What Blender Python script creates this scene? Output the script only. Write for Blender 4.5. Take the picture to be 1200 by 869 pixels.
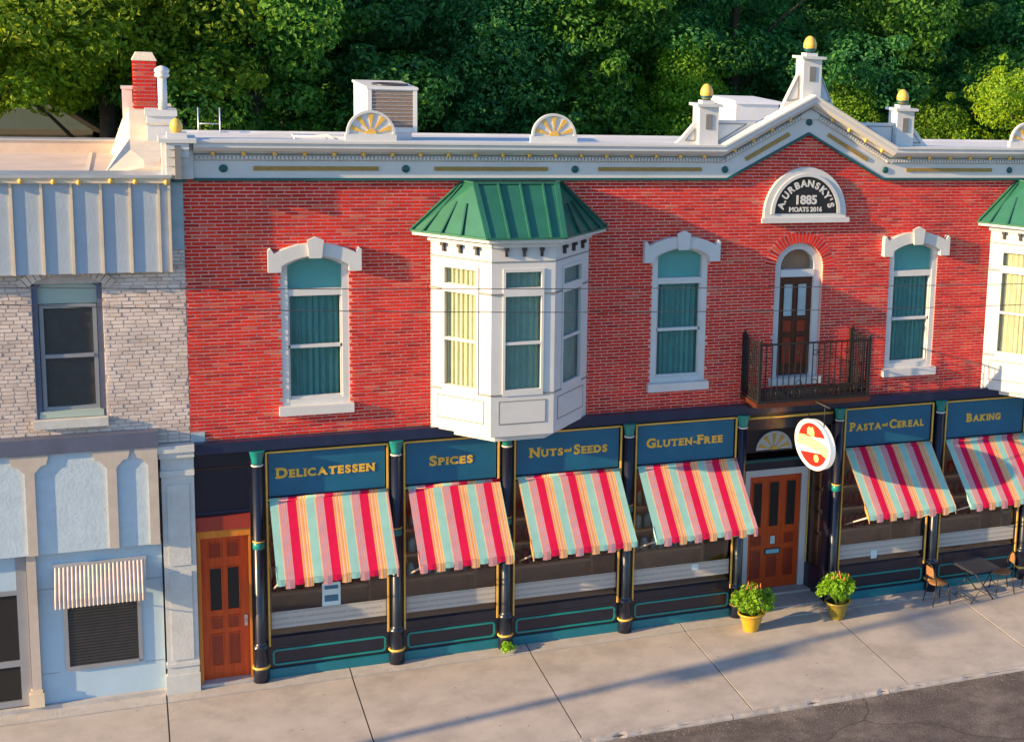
import bpy, math, random
from mathutils import Matrix, Vector
from math import sin, cos, pi, radians, sqrt, atan2
random.seed(7)
for o in list(bpy.data.objects): bpy.data.objects.remove(o)
S = bpy.context.scene
COL = S.collection

# ------------------------------------------------------------------ camera
cam_d = bpy.data.cameras.new('camera'); cam = bpy.data.objects.new('camera', cam_d); COL.objects.link(cam)
rx, rl, yw = radians(79.41767), radians(3.10838), radians(-26.66297)
cam.matrix_world = (Matrix.Translation((-0.86, -27.0, 12.19)) @ Matrix.Rotation(yw, 4, 'Z')
                    @ Matrix.Rotation(rx, 4, 'X') @ Matrix.Rotation(rl, 4, 'Z'))
cam_d.sensor_fit = 'HORIZONTAL'; cam_d.sensor_width = 36.0
cam_d.lens = 1776.485 / 1200 * 36.0
cam_d.shift_x = (600 - 1023.95) / 1200          # the photograph is the left part of a wider frame
cam_d.shift_y = -(434.5 - 343.56) / 1200
cam_d.clip_end = 3000
S.camera = cam

# ------------------------------------------------------------------ light
SUN_EL, SUN_AZ = radians(15.5), radians(9.0)     # azimuth: degrees in front of the facade, from the left
to_sun = Vector((-cos(SUN_AZ) * cos(SUN_EL), -sin(SUN_AZ) * cos(SUN_EL), sin(SUN_EL)))
W = bpy.data.worlds.new('World'); S.world = W; W.use_nodes = True
wn = W.node_tree.nodes; wl = W.node_tree.links
bg = wn['Background']; sky = wn.new('ShaderNodeTexSky'); sky.sky_type = 'NISHITA'; sky.sun_disc = False
sky.sun_elevation = SUN_EL; sky.sun_rotation = atan2(to_sun.x, to_sun.y)
sky.air_density = 1.0; sky.dust_density = 0.4; sky.ozone_density = 4.0
wl.new(sky.outputs[0], bg.inputs[0]); bg.inputs[1].default_value = 0.125
sd = bpy.data.lights.new('sun', 'SUN'); sd.energy = 4.4; sd.angle = radians(0.55); sd.color = (1.0, 0.68, 0.33)
so = bpy.data.objects.new('sun', sd); COL.objects.link(so)
so.rotation_euler = (-to_sun).to_track_quat('-Z', 'Y').to_euler()
S.view_settings.view_transform = 'Standard'; S.view_settings.look = 'None'
S.view_settings.exposure = 1.40; S.view_settings.gamma = 1.0
S.view_settings.use_curve_mapping = False

# ------------------------------------------------------------------ helpers
class MB:
    def __init__(s): s.v = []; s.f = []; s.sm = set()
    def quad(s, *p, smooth=False):
        n = len(s.v); s.v += [tuple(q) for q in p]; s.f.append(tuple(range(n, n + len(p))))
        if smooth: s.sm.add(len(s.f) - 1)
        return s
    def hexa(s, P):
        n = len(s.v); s.v += [tuple(q) for q in P]
        for a in ((0,3,2,1),(4,5,6,7),(0,1,5,4),(1,2,6,5),(2,3,7,6),(3,0,4,7)): s.f.append(tuple(n + i for i in a))
        return s
    def box(s, x0, x1, y0, y1, z0, z1):
        return s.hexa([(x0,y0,z0),(x1,y0,z0),(x1,y1,z0),(x0,y1,z0),(x0,y0,z1),(x1,y0,z1),(x1,y1,z1),(x0,y1,z1)])
    def prism(s, poly, y0, y1, tf=None):          # poly: (x,z), extruded along y
        tf = tf or (lambda x, y, z: (x, y, z))
        n = len(s.v); k = len(poly)
        s.v += [tf(x, y0, z) for x, z in poly] + [tf(x, y1, z) for x, z in poly]
        s.f.append(tuple(range(n, n + k))); s.f.append(tuple(range(n + 2*k - 1, n + k - 1, -1)))
        for i in range(k):
            j = (i + 1) % k; s.f.append((n+j, n+i, n+k+i, n+k+j))
        return s
    def slab(s, poly, z0, z1):                    # poly: (x,y), extruded along z
        n = len(s.v); k = len(poly)
        s.v += [(x, y, z0) for x, y in poly] + [(x, y, z1) for x, y in poly]
        s.f.append(tuple(range(n + k - 1, n - 1, -1))); s.f.append(tuple(range(n + k, n + 2*k)))
        for i in range(k):
            j = (i + 1) % k; s.f.append((n+i, n+j, n+k+j, n+k+i))
        return s
    def strip(s, A, B, smooth=False):             # quads between two point rows
        n = len(s.v); k = len(A); s.v += [tuple(p) for p in A] + [tuple(p) for p in B]
        for i in range(k - 1):
            s.f.append((n+i, n+i+1, n+k+i+1, n+k+i))
            if smooth: s.sm.add(len(s.f) - 1)
        return s
    def ringprism(s, outer, inner, y0, y1, close=False):   # between two (x,z) rows of equal length
        k = len(outer); n = len(s.v)
        s.v += [(x,y0,z) for x,z in outer] + [(x,y0,z) for x,z in inner] + [(x,y1,z) for x,z in outer] + [(x,y1,z) for x,z in inner]
        m = k if close else k - 1
        for i in range(m):
            j = (i + 1) % k
            s.f += [(n+i,n+j,n+k+j,n+k+i),(n+2*k+j,n+2*k+i,n+3*k+i,n+3*k+j),(n+j,n+i,n+2*k+i,n+2*k+j),(n+k+i,n+k+j,n+3*k+j,n+3*k+i)]
        if not close:
            for i in (0, k-1): s.f.append((n+i, n+k+i, n+3*k+i, n+2*k+i))
        return s
    def lathe(s, prof, c=(0,0,0), n=16, axis='z', smooth=True, cap=True):
        b = len(s.v); cx, cy, cz = c
        for r, h in prof:
            for i in range(n):
                a = 2*pi*i/n; p, q = r*cos(a), r*sin(a)
                s.v.append({'z': (cx+p, cy+q, cz+h), 'y': (cx+p, cy+h, cz-q), 'x': (cx+h, cy+p, cz+q)}[axis])
        for k in range(len(prof)-1):
            for i in range(n):
                j = (i+1) % n; s.f.append((b+k*n+i, b+k*n+j, b+(k+1)*n+j, b+(k+1)*n+i))
                if smooth: s.sm.add(len(s.f)-1)
        if cap:
            s.f.append(tuple(b+i for i in range(n-1, -1, -1))); t = b+(len(prof)-1)*n; s.f.append(tuple(t+i for i in range(n)))
        return s
    def tube(s, pts, r, n=6, smooth=True):
        pts = [Vector(p) for p in pts]; rr = r if isinstance(r, (list, tuple)) else [r]*len(pts)
        b = len(s.v)
        for k, p in enumerate(pts):
            d = (pts[min(k+1, len(pts)-1)] - pts[max(k-1, 0)]).normalized()
            u = d.cross(Vector((0,0,1)) if abs(d.z) < .9 else Vector((1,0,0))).normalized(); w = d.cross(u)
            for i in range(n):
                a = 2*pi*i/n; s.v.append(tuple(p + (u*cos(a) + w*sin(a))*rr[k]))
        for k in range(len(pts)-1):
            for i in range(n):
                j = (i+1) % n; s.f.append((b+k*n+j, b+k*n+i, b+(k+1)*n+i, b+(k+1)*n+j))
                if smooth: s.sm.add(len(s.f)-1)
        s.f.append(tuple(b+i for i in range(n))); t = b+(len(pts)-1)*n; s.f.append(tuple(t+i for i in range(n-1,-1,-1)))
        return s
    def bar(s, p, q, w, h, up):                   # box-section bar from p to q lying on a surface with normal up
        p, q, up = Vector(p), Vector(q), Vector(up).normalized(); d = (q-p).normalized(); sd_ = d.cross(up).normalized()*w/2; u = up*h
        return s.hexa([p-sd_, p+sd_, q+sd_, q-sd_, p-sd_+u, p+sd_+u, q+sd_+u, q-sd_+u])
    def mesh(s, name):
        me = bpy.data.meshes.new(name); me.from_pydata(s.v, [], s.f); me.validate()
        if s.sm:
            me.polygons.foreach_set('use_smooth', [i in s.sm for i in range(len(me.polygons))])
        me.update(); return me

ORG = {}
def tag(o, label=None, cat=None, group=None, kind=None):
    if label: o['label'] = label
    if cat: o['category'] = cat
    if group: o['group'] = group
    if kind: o['kind'] = kind
    return o
def parent(o, p):
    o.parent = p
    if p.name in ORG: o.matrix_parent_inverse = Matrix.Translation(-ORG[p.name])
def obj(name, mb, mat, p=None, loc=None, **k):
    me = mb if isinstance(mb, bpy.types.Mesh) else mb.mesh(name)
    if mat and not me.materials: me.materials.append(mat)
    o = bpy.data.objects.new(name, me); COL.objects.link(o)
    if loc: o.location = loc
    if p: parent(o, p)
    return tag(o, **k)
def empty(name, loc=(0,0,0), **k):
    o = bpy.data.objects.new(name, None); COL.objects.link(o); o.location = loc; ORG[o.name] = Vector(loc)
    return tag(o, **k)
def copy_tree(o, p=None):
    c = o.copy(); COL.objects.link(c); c.parent = p
    for ch in o.children: copy_tree(ch, c)
    return c

def text_mesh(s, size, extrude=.006, offset=0.0, align='CENTER'):
    cu = bpy.data.curves.new('text', 'FONT'); cu.body = s; cu.size = size; cu.extrude = extrude; cu.offset = offset
    cu.align_x = align; cu.resolution_u = 4
    o = bpy.data.objects.new('text', cu); COL.objects.link(o)
    dg = bpy.context.evaluated_depsgraph_get(); me = bpy.data.meshes.new_from_object(o.evaluated_get(dg))
    bpy.data.objects.remove(o); bpy.data.curves.remove(cu); return me
def add_text(mb, s, size, M, **k):
    me = text_mesh(s, size, **k); n = len(mb.v)
    mb.v += [tuple(M @ v.co) for v in me.vertices]; mb.f += [tuple(n+i for i in p.vertices) for p in me.polygons]
    w = max((v.co.x for v in me.vertices), default=0) - min((v.co.x for v in me.vertices), default=0)
    bpy.data.meshes.remove(me); return w
UP = Matrix.Rotation(pi/2, 4, 'X')

# ------------------------------------------------------------------ materials
def nt(name):
    m = bpy.data.materials.new(name); m.use_nodes = True
    return m, m.node_tree.nodes, m.node_tree.links, m.node_tree.nodes['Principled BSDF']
def rgb(c): return (c[0], c[1], c[2], 1)
def mat(name, c, rough=.6, var=.15, scale=3.0, metal=0.0, bump=0.0, bscale=40.0, stain=None, stain_amt=0.0, stain_scale=.7, coat=0.0, spec=.5, detail=6):
    m, N, L, B = nt(name)
    B.inputs['Roughness'].default_value = rough; B.inputs['Metallic'].default_value = metal
    B.inputs['Coat Weight'].default_value = coat; B.inputs['Specular IOR Level'].default_value = spec
    tc = N.new('ShaderNodeTexCoord')
    nz = N.new('ShaderNodeTexNoise'); nz.inputs['Scale'].default_value = scale; nz.inputs['Detail'].default_value = detail; nz.inputs['Roughness'].default_value = .65
    L.new(tc.outputs['Object'], nz.inputs['Vector'])
    mr = N.new('ShaderNodeMapRange'); mr.inputs[1].default_value = .3; mr.inputs[2].default_value = .7
    mr.inputs[3].default_value = 1-var; mr.inputs[4].default_value = 1+var
    L.new(nz.outputs[0], mr.inputs[0])
    hs = N.new('ShaderNodeHueSaturation'); hs.inputs['Color'].default_value = rgb(c); L.new(mr.outputs[0], hs.inputs['Value'])
    out = hs.outputs[0]
    if stain_amt:
        n2 = N.new('ShaderNodeTexNoise'); n2.inputs['Scale'].default_value = stain_scale; n2.inputs['Detail'].default_value = 8; n2.inputs['Roughness'].default_value = .7
        L.new(tc.outputs['Object'], n2.inputs['Vector'])
        r2 = N.new('ShaderNodeMapRange'); r2.inputs[1].default_value = .48; r2.inputs[2].default_value = .68; r2.inputs[3].default_value = 0; r2.inputs[4].default_value = stain_amt
        L.new(n2.outputs[0], r2.inputs[0])
        mx = N.new('ShaderNodeMix'); mx.data_type = 'RGBA'; L.new(r2.outputs[0], mx.inputs[0]); L.new(out, mx.inputs[6]); mx.inputs[7].default_value = rgb(stain); out = mx.outputs[2]
    L.new(out, B.inputs['Base Color'])
    if bump:
        b3 = N.new('ShaderNodeTexNoise'); b3.inputs['Scale'].default_value = bscale; b3.inputs['Detail'].default_value = 4; L.new(tc.outputs['Object'], b3.inputs['Vector'])
        bp = N.new('ShaderNodeBump'); bp.inputs['Strength'].default_value = bump; bp.inputs['Distance'].default_value = .02
        L.new(b3.outputs[0], bp.inputs['Height']); L.new(bp.outputs[0], B.inputs['Normal'])
    return m
def island_mat(name, stops, rough=.85, bump=.4, bscale=60, big=None):
    """colour by random per piece (object and mesh island)"""
    m, N, L, B = nt(name); B.inputs['Roughness'].default_value = rough; B.inputs['Specular IOR Level'].default_value = .25
    g = N.new('ShaderNodeNewGeometry'); oi = N.new('ShaderNodeObjectInfo')
    ad = N.new('ShaderNodeMath'); ad.operation = 'ADD'; L.new(g.outputs['Random Per Island'], ad.inputs[0]); L.new(oi.outputs['Random'], ad.inputs[1])
    fr = N.new('ShaderNodeMath'); fr.operation = 'FRACT'; L.new(ad.outputs[0], fr.inputs[0])
    cr = N.new('ShaderNodeValToRGB'); L.new(fr.outputs[0], cr.inputs[0])
    e = cr.color_ramp.elements
    while len(e) > 1: e.remove(e[-1])
    e[0].position = stops[0][0]; e[0].color = rgb(stops[0][1])
    for p, c in stops[1:]: el = e.new(p); el.color = rgb(c)
    nz = N.new('ShaderNodeTexNoise'); nz.inputs['Scale'].default_value = 1.1; nz.inputs['Detail'].default_value = 5
    L.new(g.outputs['Position'], nz.inputs['Vector'])
    mr = N.new('ShaderNodeMapRange'); mr.inputs[1].default_value = .3; mr.inputs[2].default_value = .7; mr.inputs[3].default_value = .8; mr.inputs[4].default_value = 1.2
    L.new(nz.outputs[0], mr.inputs[0]); hs = N.new('ShaderNodeHueSaturation'); L.new(cr.outputs[0], hs.inputs['Color']); L.new(mr.outputs[0], hs.inputs['Value'])
    L.new(hs.outputs[0], B.inputs['Base Color'])
    b3 = N.new('ShaderNodeTexNoise'); b3.inputs['Scale'].default_value = bscale; L.new(g.outputs['Position'], b3.inputs['Vector'])
    bp = N.new('ShaderNodeBump'); bp.inputs['Strength'].default_value = bump; bp.inputs['Distance'].default_value = .01
    L.new(b3.outputs[0], bp.inputs['Height']); L.new(bp.outputs[0], B.inputs['Normal'])
    return m
def glass(name, tint=(.85,.9,.88), refl=.12):
    m = bpy.data.materials.new(name); m.use_nodes = True; N = m.node_tree.nodes; L = m.node_tree.links; N.clear()
    o = N.new('ShaderNodeOutputMaterial'); t = N.new('ShaderNodeBsdfTransparent'); t.inputs[0].default_value = rgb(tint)
    g = N.new('ShaderNodeBsdfGlossy'); g.inputs['Roughness'].default_value = .015
    fr = N.new('ShaderNodeLayerWeight'); fr.inputs[0].default_value = .5
    pw = N.new('ShaderNodeMath'); pw.operation = 'POWER'; pw.inputs[1].default_value = 5.0; L.new(fr.outputs['Facing'], pw.inputs[0])
    nz = N.new('ShaderNodeTexNoise'); nz.inputs['Scale'].default_value = 1.6; tc = N.new('ShaderNodeTexCoord'); L.new(tc.outputs['Object'], nz.inputs['Vector'])
    bp = N.new('ShaderNodeBump'); bp.inputs['Strength'].default_value = .06; bp.inputs['Distance'].default_value = .05
    L.new(nz.outputs[0], bp.inputs['Height']); L.new(bp.outputs[0], g.inputs['Normal'])
    mr = N.new('ShaderNodeMapRange'); mr.inputs[1].default_value = 0; mr.inputs[2].default_value = 1; mr.inputs[3].default_value = refl; mr.inputs[4].default_value = .9
    L.new(pw.outputs[0], mr.inputs[0])
    mx = N.new('ShaderNodeMixShader'); L.new(mr.outputs[0], mx.inputs[0]); L.new(t.outputs[0], mx.inputs[1]); L.new(g.outputs[0], mx.inputs[2]); L.new(mx.outputs[0], o.inputs[0])
    return m
def leaf_mat(name, stops, trans=.45):
    m = bpy.data.materials.new(name); m.use_nodes = True; N = m.node_tree.nodes; L = m.node_tree.links; N.clear()
    o = N.new('ShaderNodeOutputMaterial'); g = N.new('ShaderNodeNewGeometry'); oi = N.new('ShaderNodeObjectInfo')
    cr = N.new('ShaderNodeValToRGB'); L.new(g.outputs['Random Per Island'], cr.inputs[0]); e = cr.color_ramp.elements
    e[0].position = 0; e[0].color = rgb(stops[0]); e[1].position = 1; e[1].color = rgb(stops[-1])
    for i, c in enumerate(stops[1:-1]): el = e.new((i+1)/(len(stops)-1)); el.color = rgb(c)
    mr = N.new('ShaderNodeMapRange'); mr.inputs[3].default_value = .75; mr.inputs[4].default_value = 1.25; L.new(oi.outputs['Random'], mr.inputs[0])
    hs = N.new('ShaderNodeHueSaturation'); L.new(cr.outputs[0], hs.inputs['Color']); L.new(mr.outputs[0], hs.inputs['Value'])
    d = N.new('ShaderNodeBsdfPrincipled'); d.inputs['Roughness'].default_value = .55; d.inputs['Specular IOR Level'].default_value = .3; L.new(hs.outputs[0], d.inputs['Base Color'])
    t = N.new('ShaderNodeBsdfTranslucent'); h2 = N.new('ShaderNodeHueSaturation'); h2.inputs['Hue'].default_value = .48; h2.inputs['Value'].default_value = 1.6; L.new(hs.outputs[0], h2.inputs['Color']); L.new(h2.outputs[0], t.inputs[0])
    mx = N.new('ShaderNodeMixShader'); mx.inputs[0].default_value = trans; L.new(d.outputs[0], mx.inputs[1]); L.new(t.outputs[0], mx.inputs[2]); L.new(mx.outputs[0], o.inputs[0])
    return m
def wood_mat(name, c1, c2, rough=.35, axis=2, scale=14):
    m, N, L, B = nt(name); B.inputs['Roughness'].default_value = rough
    tc = N.new('ShaderNodeTexCoord'); mp = N.new('ShaderNodeMapping'); sc = [scale]*3; sc[axis] = scale*.06; mp.inputs['Scale'].default_value = sc
    L.new(tc.outputs['Object'], mp.inputs[0]); nz = N.new('ShaderNodeTexNoise'); nz.inputs['Scale'].default_value = 2; nz.inputs['Detail'].default_value = 6; L.new(mp.outputs[0], nz.inputs['Vector'])
    mx = N.new('ShaderNodeMix'); mx.data_type = 'RGBA'; mr = N.new('ShaderNodeMapRange'); mr.inputs[1].default_value = .3; mr.inputs[2].default_value = .7; L.new(nz.outputs[0], mr.inputs[0])
    L.new(mr.outputs[0], mx.inputs[0]); mx.inputs[6].default_value = rgb(c1); mx.inputs[7].default_value = rgb(c2); L.new(mx.outputs[2], B.inputs['Base Color'])
    return m
def stripe_mat(name):
    m, N, L, B = nt(name); B.inputs['Roughness'].default_value = .85; B.inputs['Specular IOR Level'].default_value = .15
    tc = N.new('ShaderNodeTexCoord'); sp = N.new('ShaderNodeSeparateXYZ'); L.new(tc.outputs['Object'], sp.inputs[0])
    dv = N.new('ShaderNodeMath'); dv.operation = 'DIVIDE'; dv.inputs[1].default_value = .60; L.new(sp.outputs[0], dv.inputs[0])
    fr = N.new('ShaderNodeMath'); fr.operation = 'FRACT'; L.new(dv.outputs[0], fr.inputs[0])
    cr = N.new('ShaderNodeValToRGB'); cr.color_ramp.interpolation = 'CONSTANT'; L.new(fr.outputs[0], cr.inputs[0])
    mint, pink, lil, red, org, cream = (.30,.58,.54), (.70,.30,.27), (.50,.30,.40), (.66,.010,.075), (.82,.38,.11), (.78,.60,.34)
    st = [(0,mint),(.235,cream),(.26,pink),(.30,lil),(.335,pink),(.365,lil),(.40,pink),(.43,lil),(.47,pink),(.495,red),(.74,org),(.775,pink),(.81,cream),(.835,org),(.875,pink),(.905,cream),(.93,org),(.97,cream)]
    e = cr.color_ramp.elements; e[0].position = 0; e[0].color = rgb(mint); e[1].position = st[1][0]; e[1].color = rgb(st[1][1])
    for p, c in st[2:]: el = e.new(p); el.color = rgb(c)
    nz = N.new('ShaderNodeTexNoise'); nz.inputs['Scale'].default_value = 5; nz.inputs['Detail'].default_value = 6; L.new(tc.outputs['Object'], nz.inputs['Vector'])
    mr = N.new('ShaderNodeMapRange'); mr.inputs[3].default_value = .82; mr.inputs[4].default_value = 1.15; L.new(nz.outputs[0], mr.inputs[0])
    hs = N.new('ShaderNodeHueSaturation'); L.new(cr.outputs[0], hs.inputs['Color']); L.new(mr.outputs[0], hs.inputs['Value']); L.new(hs.outputs[0], B.inputs['Base Color'])
    tr = N.new('ShaderNodeBsdfTranslucent'); L.new(hs.outputs[0], tr.inputs[0]); mx = N.new('ShaderNodeMixShader'); mx.inputs[0].default_value = .2
    L.new(B.outputs[0], mx.inputs[1]); L.new(tr.outputs[0], mx.inputs[2]); L.new(mx.outputs[0], N['Material Output'].inputs[0])
    return m

M = {}
M['red_brick'] = island_mat('red brick', [(0,(.52,.016,.008)),(.25,(.60,.021,.010)),(.5,(.66,.030,.012)),(.76,(.56,.020,.011)),(.88,(.36,.014,.012)),(.95,(.60,.08,.035)),(1,(.54,.11,.065))])
M['mortar'] = mat('pink mortar', (.66,.36,.31), .95, .15, 2.5, bump=.4, bscale=80)
M['cream_brick'] = island_mat('painted brick', [(0,(.52,.44,.40)),(.3,(.60,.51,.46)),(.7,(.64,.55,.50)),(.9,(.48,.40,.37)),(1,(.58,.46,.38))])
M['cream_mortar'] = mat('grey mortar', (.46,.39,.36), .95, .25, 4, bump=.3)
M['white'] = mat('white paint', (.57,.58,.585), .45, .06, 2, bump=.08, stain=(.5,.48,.44), stain_amt=.25)
M['trim_grey'] = mat('shadow grey paint', (.19,.185,.18), .5, .1)  # grey for moulding lines, grooves and panel outlines
M['line_black'] = mat('black line paint', (.03,.03,.035), .5, .1)
M['navy'] = mat('navy paint', (.010,.020,.060), .28, .2, coat=.3, spec=.6)
M['dark_navy'] = mat('black navy paint', (.006,.009,.024), .32, .2, coat=.25)
M['teal'] = mat('teal paint', (.006,.20,.20), .35, .12)
M['blue_teal'] = mat('blue teal paint', (.005,.15,.20), .4, .12)
M['dark_teal'] = mat('dark teal paint', (.006,.085,.09), .4, .1)
M['gold'] = mat('gold paint', (.72,.43,.075), .4, .15, 6)
M['gold_rope'] = mat('gold rope moulding', (.34,.22,.06), .45, .25, 30, metal=.3, bump=.6, bscale=60)
M['sign_blue'] = mat('sign blue', (.012,.115,.21), .22, .12, 2.5, coat=.4)
M['sign_gold'] = mat('sign lettering gold', (.68,.42,.05), .4, .1)
M['green_metal'] = mat('green standing seam', (.026,.150,.100), .38, .12, 3, metal=.2, coat=.15)
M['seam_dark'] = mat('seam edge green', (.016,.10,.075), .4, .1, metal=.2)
M['door_wood'] = wood_mat('door wood', (.45,.048,.008), (.60,.085,.012))
M['door_red'] = wood_mat('panel wood', (.21,.022,.009), (.30,.036,.012))
M['door_orange'] = wood_mat('frame wood', (.52,.16,.018), (.62,.22,.03))
M['header_red'] = mat('red header paint', (.27,.028,.018), .45, .12)
M['dark_wood'] = wood_mat('dark wood', (.055,.015,.008), (.09,.025,.012))
M['glass'] = glass('window glass', (.93,.97,.97), .035)
M['shop_glass'] = glass('shop glass', (.90,.92,.92), .05)
M['curtain'] = mat('teal curtain', (.070,.28,.285), .9, .12, 4)
M['blind'] = mat('teal blind', (.12,.42,.42), .9, .05, 2)
M['bay_curtain'] = mat('sage curtain', (.62,.56,.36), .9, .1, 4)  # sunlight on the left bay curtain is put into its colour
M['bay_curtain_shade'] = mat('grey teal curtain', (.20,.34,.31), .9, .1, 4)  # same curtains with the shade of the other faces painted in
M['iron'] = mat('black iron', (.006,.006,.008), .6, .2, 10)
M['roof_white'] = mat('white membrane', (.66,.67,.70), .6, .08, 1.5, stain=(.42,.42,.44), stain_amt=.5, stain_scale=.5)
M['tan_roof'] = mat('tan coated roof', (.58,.47,.38), .7, .1, 2, stain=(.40,.32,.27), stain_amt=.5, stain_scale=.9)
M['stucco'] = mat('stucco parapet', (.62,.55,.44), .9, .1, 3, bump=.3, stain=(.45,.38,.28), stain_amt=.4)
M['panel_blue'] = mat('grey blue panel', (.33,.40,.48), .7, .08, 2, bump=.15, bscale=25, stain=(.30,.33,.37), stain_amt=.3)  # blue of the shaded panels is put into the base colour
M['batten'] = mat('cream batten', (.60,.50,.37), .7, .1, 4)
M['fascia_batten'] = mat('taupe batten', (.46,.40,.35), .75, .1, 4)
M['stucco_blue'] = mat('pale stucco', (.42,.52,.60), .9, .08, 5, bump=.2, bscale=18)  # blue cast of the shade is mixed into the stucco colour
M['pale_wall'] = mat('pale blue wall', (.36,.49,.60), .75, .06, 2, stain=(.38,.42,.46), stain_amt=.25)  # wall colour carries the blue of its shade
M['slate'] = mat('slate beam', (.085,.10,.16), .6, .15)
M['stone'] = mat('pilaster stone', (.50,.51,.50), .85, .1, 4, bump=.2, stain=(.42,.38,.33), stain_amt=.3)
M['pale_green'] = mat('pale green board', (.33,.41,.37), .7, .06)
M['corner_paint'] = mat('weathered grey blue paint', (.34,.42,.45), .85, .15, 5, bump=.3)  # also holds the shade colour of the strip beside the panels
M['alu'] = mat('grey window frame', (.28,.30,.34), .4, .06, metal=.3)
M['dark_screen'] = mat('dark screen', (.040,.042,.046), .35, .2, 6)
M['black'] = mat('black interior', (.006,.006,.007), .6, .2)
M['ac_metal'] = mat('beige metal', (.62,.62,.60), .45, .06, 3, stain=(.45,.42,.37), stain_amt=.25, stain_scale=1.5)
M['ac_coil'] = mat('coil fins', (.20,.15,.12), .5, .3, 30, metal=.4, bump=.8, bscale=120)
M['galv'] = mat('galvanised steel', (.55,.57,.60), .35, .1, metal=.6)
M['pot'] = mat('yellow glazed pot', (.50,.30,.015), .3, .1, 4, coat=.5)
M['pot2'] = mat('olive glazed pot', (.20,.16,.015), .3, .1, 4, coat=.5)
M['soil'] = mat('soil', (.03,.02,.012), .95)
M['asphalt'] = mat('asphalt', (.085,.072,.070), .9, .35, 2.2, bump=.8, bscale=60, stain=(.21,.18,.165), stain_amt=.9, stain_scale=.9, detail=9)
M['concrete'] = mat('sidewalk concrete', (.42,.385,.355), .9, .14, 1.3, bump=.25, bscale=70, stain=(.27,.245,.225), stain_amt=.6, stain_scale=.9, detail=9)
def asphalt():
    m = M['asphalt']; N = m.node_tree.nodes; L = m.node_tree.links; B = N['Principled BSDF']; src = B.inputs['Base Color'].links[0].from_socket
    tc = N.new('ShaderNodeTexCoord'); nz = N.new('ShaderNodeTexNoise'); nz.inputs['Scale'].default_value = .9; nz.inputs['Detail'].default_value = 9; L.new(tc.outputs['Object'], nz.inputs['Vector'])
    ad = N.new('ShaderNodeMix'); ad.data_type = 'RGBA'; ad.inputs[0].default_value = .45; L.new(tc.outputs['Object'], ad.inputs[6]); L.new(nz.outputs['Color'], ad.inputs[7])
    vo = N.new('ShaderNodeTexVoronoi'); vo.feature = 'DISTANCE_TO_EDGE'; vo.inputs['Scale'].default_value = .42; L.new(ad.outputs[2], vo.inputs['Vector'])
    lt = N.new('ShaderNodeMath'); lt.operation = 'LESS_THAN'; lt.inputs[1].default_value = .0045; L.new(vo.outputs['Distance'], lt.inputs[0])
    cm_ = N.new('ShaderNodeMath'); cm_.operation = 'MULTIPLY'; cm_.inputs[1].default_value = .55; L.new(lt.outputs[0], cm_.inputs[0])
    sp = N.new('ShaderNodeTexNoise'); sp.inputs['Scale'].default_value = 26; L.new(tc.outputs['Object'], sp.inputs['Vector'])
    gt = N.new('ShaderNodeMapRange'); gt.inputs[1].default_value = .55; gt.inputs[2].default_value = .75; gt.inputs[3].default_value = 0; gt.inputs[4].default_value = .8; L.new(sp.outputs[0], gt.inputs[0])
    m1 = N.new('ShaderNodeMix'); m1.data_type = 'RGBA'; L.new(gt.outputs[0], m1.inputs[0]); L.new(src, m1.inputs[6]); m1.inputs[7].default_value = (.22,.19,.18,1)
    m2 = N.new('ShaderNodeMix'); m2.data_type = 'RGBA'; L.new(cm_.outputs[0], m2.inputs[0]); L.new(m1.outputs[2], m2.inputs[6]); m2.inputs[7].default_value = (.03,.025,.024,1)
    L.new(m2.outputs[2], B.inputs['Base Color'])
asphalt()
def spots(m, col):
    N = m.node_tree.nodes; L = m.node_tree.links; B = N['Principled BSDF']; src = B.inputs['Base Color'].links[0].from_socket
    tc = N.new('ShaderNodeTexCoord'); vo = N.new('ShaderNodeTexVoronoi'); vo.inputs['Scale'].default_value = 2.2; L.new(tc.outputs['Object'], vo.inputs['Vector'])
    lt = N.new('ShaderNodeMath'); lt.operation = 'LESS_THAN'; lt.inputs[1].default_value = .055; L.new(vo.outputs['Distance'], lt.inputs[0])
    sc = N.new('ShaderNodeMath'); sc.operation = 'MULTIPLY'; sc.inputs[1].default_value = .6; L.new(lt.outputs[0], sc.inputs[0])
    nz = N.new('ShaderNodeTexNoise'); nz.inputs['Scale'].default_value = 4.5; nz.inputs['Detail'].default_value = 8; nz.inputs['Roughness'].default_value = .75; L.new(tc.outputs['Object'], nz.inputs['Vector'])
    mr = N.new('ShaderNodeMapRange'); mr.inputs[1].default_value = .60; mr.inputs[2].default_value = .72; mr.inputs[3].default_value = 0; mr.inputs[4].default_value = .5; L.new(nz.outputs[0], mr.inputs[0])
    m0 = N.new('ShaderNodeMix'); m0.data_type = 'RGBA'; L.new(mr.outputs[0], m0.inputs[0]); L.new(src, m0.inputs[6]); m0.inputs[7].default_value = (.56,.53,.50,1)
    m1 = N.new('ShaderNodeMix'); m1.data_type = 'RGBA'; L.new(sc.outputs[0], m1.inputs[0]); L.new(m0.outputs[2], m1.inputs[6]); m1.inputs[7].default_value = rgb(col); L.new(m1.outputs[2], B.inputs['Base Color'])
spots(M['concrete'], (.16,.145,.135))
M['kerb'] = mat('kerb concrete', (.36,.34,.325), .9, .2, 5, bump=.5, bscale=40, stain=(.20,.175,.155), stain_amt=.8, stain_scale=2.5)
M['grit'] = mat('grit', (.24,.205,.18), .95, .3, 20)
M['strip'] = mat('foundation strip', (.41,.395,.385), .9, .18, 6, bump=.4, bscale=40, stain=(.27,.24,.22), stain_amt=.5, stain_scale=3)
M['joint'] = mat('joint dirt', (.10,.085,.07), .95, .3, 8)
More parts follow.
